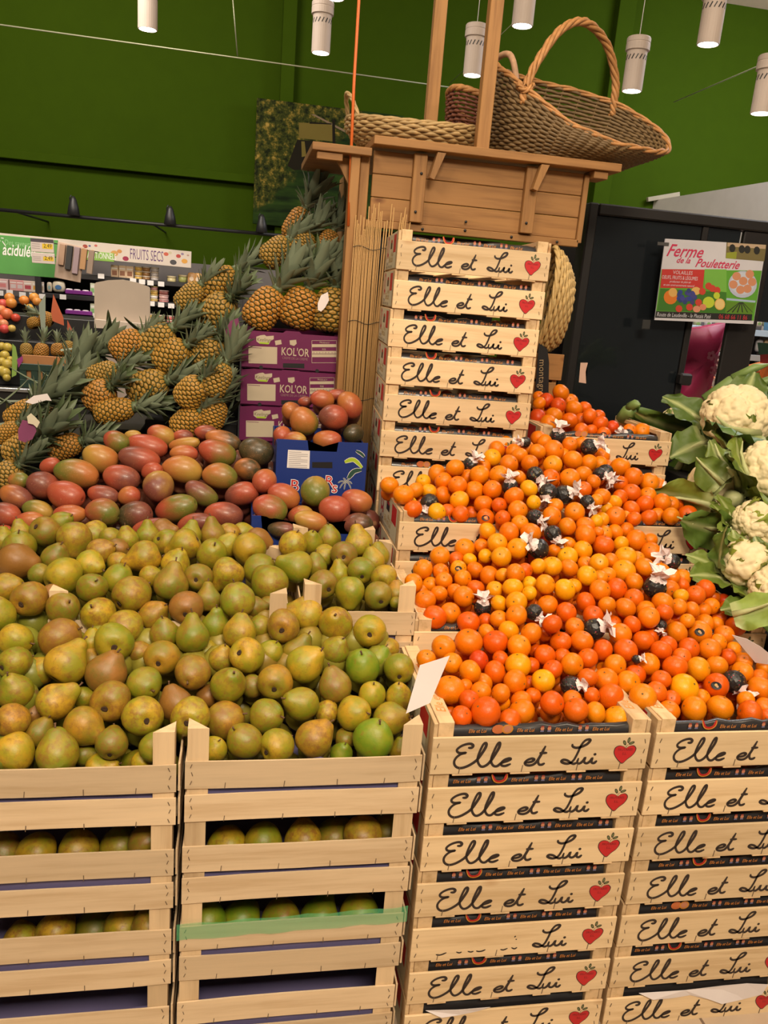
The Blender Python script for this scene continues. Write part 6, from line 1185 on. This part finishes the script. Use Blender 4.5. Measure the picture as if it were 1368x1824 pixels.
def loose_leaf(px, py, Y, dv, s, g, label, i):
    p = atY(px, py, Y); t = thing('cauliflower_leaf', label, 'leaf', tuple(p), axis_quat(dv, .4*i), 'loose cauliflower leaves', s); lf = add('blade', CLEAF[i % 4], t, M_CLEAF); lf.color = (.05+.15*g, .12+.17*g, .018+.03*g, 1); add('midrib', RIBM[0], t, M_RIB)
loose_leaf(1283, 1012, 2.02, cv(98, 10), .095, .2, 'big dark leaf hanging over the heart of the third tier crate', 1); loose_leaf(1195, 860, 2.72, cv(55, 0), .16, .2, 'long dark leaf with pale rib rising beside back crate', 0); loose_leaf(1305, 1095, 1.82, cv(15, 20), .085, 1.1, 'bright leaf curling above the white price card', 2); loose_leaf(1290, 945, 2.18, cv(175, 20), .12, .35, 'leaf with pale veins above the third tier crate corner', 3); loose_leaf(1240, 770, 2.85, cv(175, 15), .15, .15, 'dark flat leaf over the back crate corner', 2); loose_leaf(1190, 790, 2.95, cv(150, 15), .17, .12, 'dark leaf behind back crate corner post', 1)
loose_leaf(1350, 775, 2.5, cv(185, 25), .17, .12, 'broad dark leaf under the largest cauliflower head', 0); loose_leaf(1255, 800, 2.75, cv(20, 10), .15, .1, 'dark leaf between the two back cauliflowers', 3)
M_LEEK = flat((.17, .26, .07), .45, name='leek_green')
for i, (a_, b_, lab) in enumerate([((1255, 712), (1345, 668), 'thick green leek stalk at the top of the cauliflower pile'), ((1270, 722), (1375, 690), 'second green leek stalk just below the topmost one'), ((1105, 748), (1128, 735), 'cut pale leek end above the back clementine crate'), ((1300, 700), (1375, 712), 'dark leek leaf lying behind the largest cauliflower')]):
    p, q = Vector(atY(*a_, 2.95)), Vector(atY(*b_, 2.9)); md = p.lerp(q, .5)+Vector((0, 0, .02)); t = thing('leek', lab, 'leek', tuple(p)); add('stalk', tube('stalk', [(0, 0, 0), md-p, q-p], [.022, .026, .020], 9), t, M_LEEK); add('leaf', tube('leaf', [md-p+Vector((0, -.01, .015)), (q-p)*.9+Vector((.0, -.02, .04)), (q-p)*1.15+Vector((0, -.03, .03))], [.02, .018, .004], 6), t, M_LEEK)
bk = thing('vegetable_crate', 'black crate stack carrying the cauliflower pile', 'crate', (1.52, 1.75, 0)); 
for (x0_, x1_, y0_, y1_, z1_) in ((.0, .9, .0, .35, .84), (.02, .9, .36, .72, 1.02), (.06, .9, .73, 1.3, 1.16)): add('crate_wall', box('crate_wall', x0_, x1_, y0_, y1_, .551, z1_, .006), bk, M_BLACK)
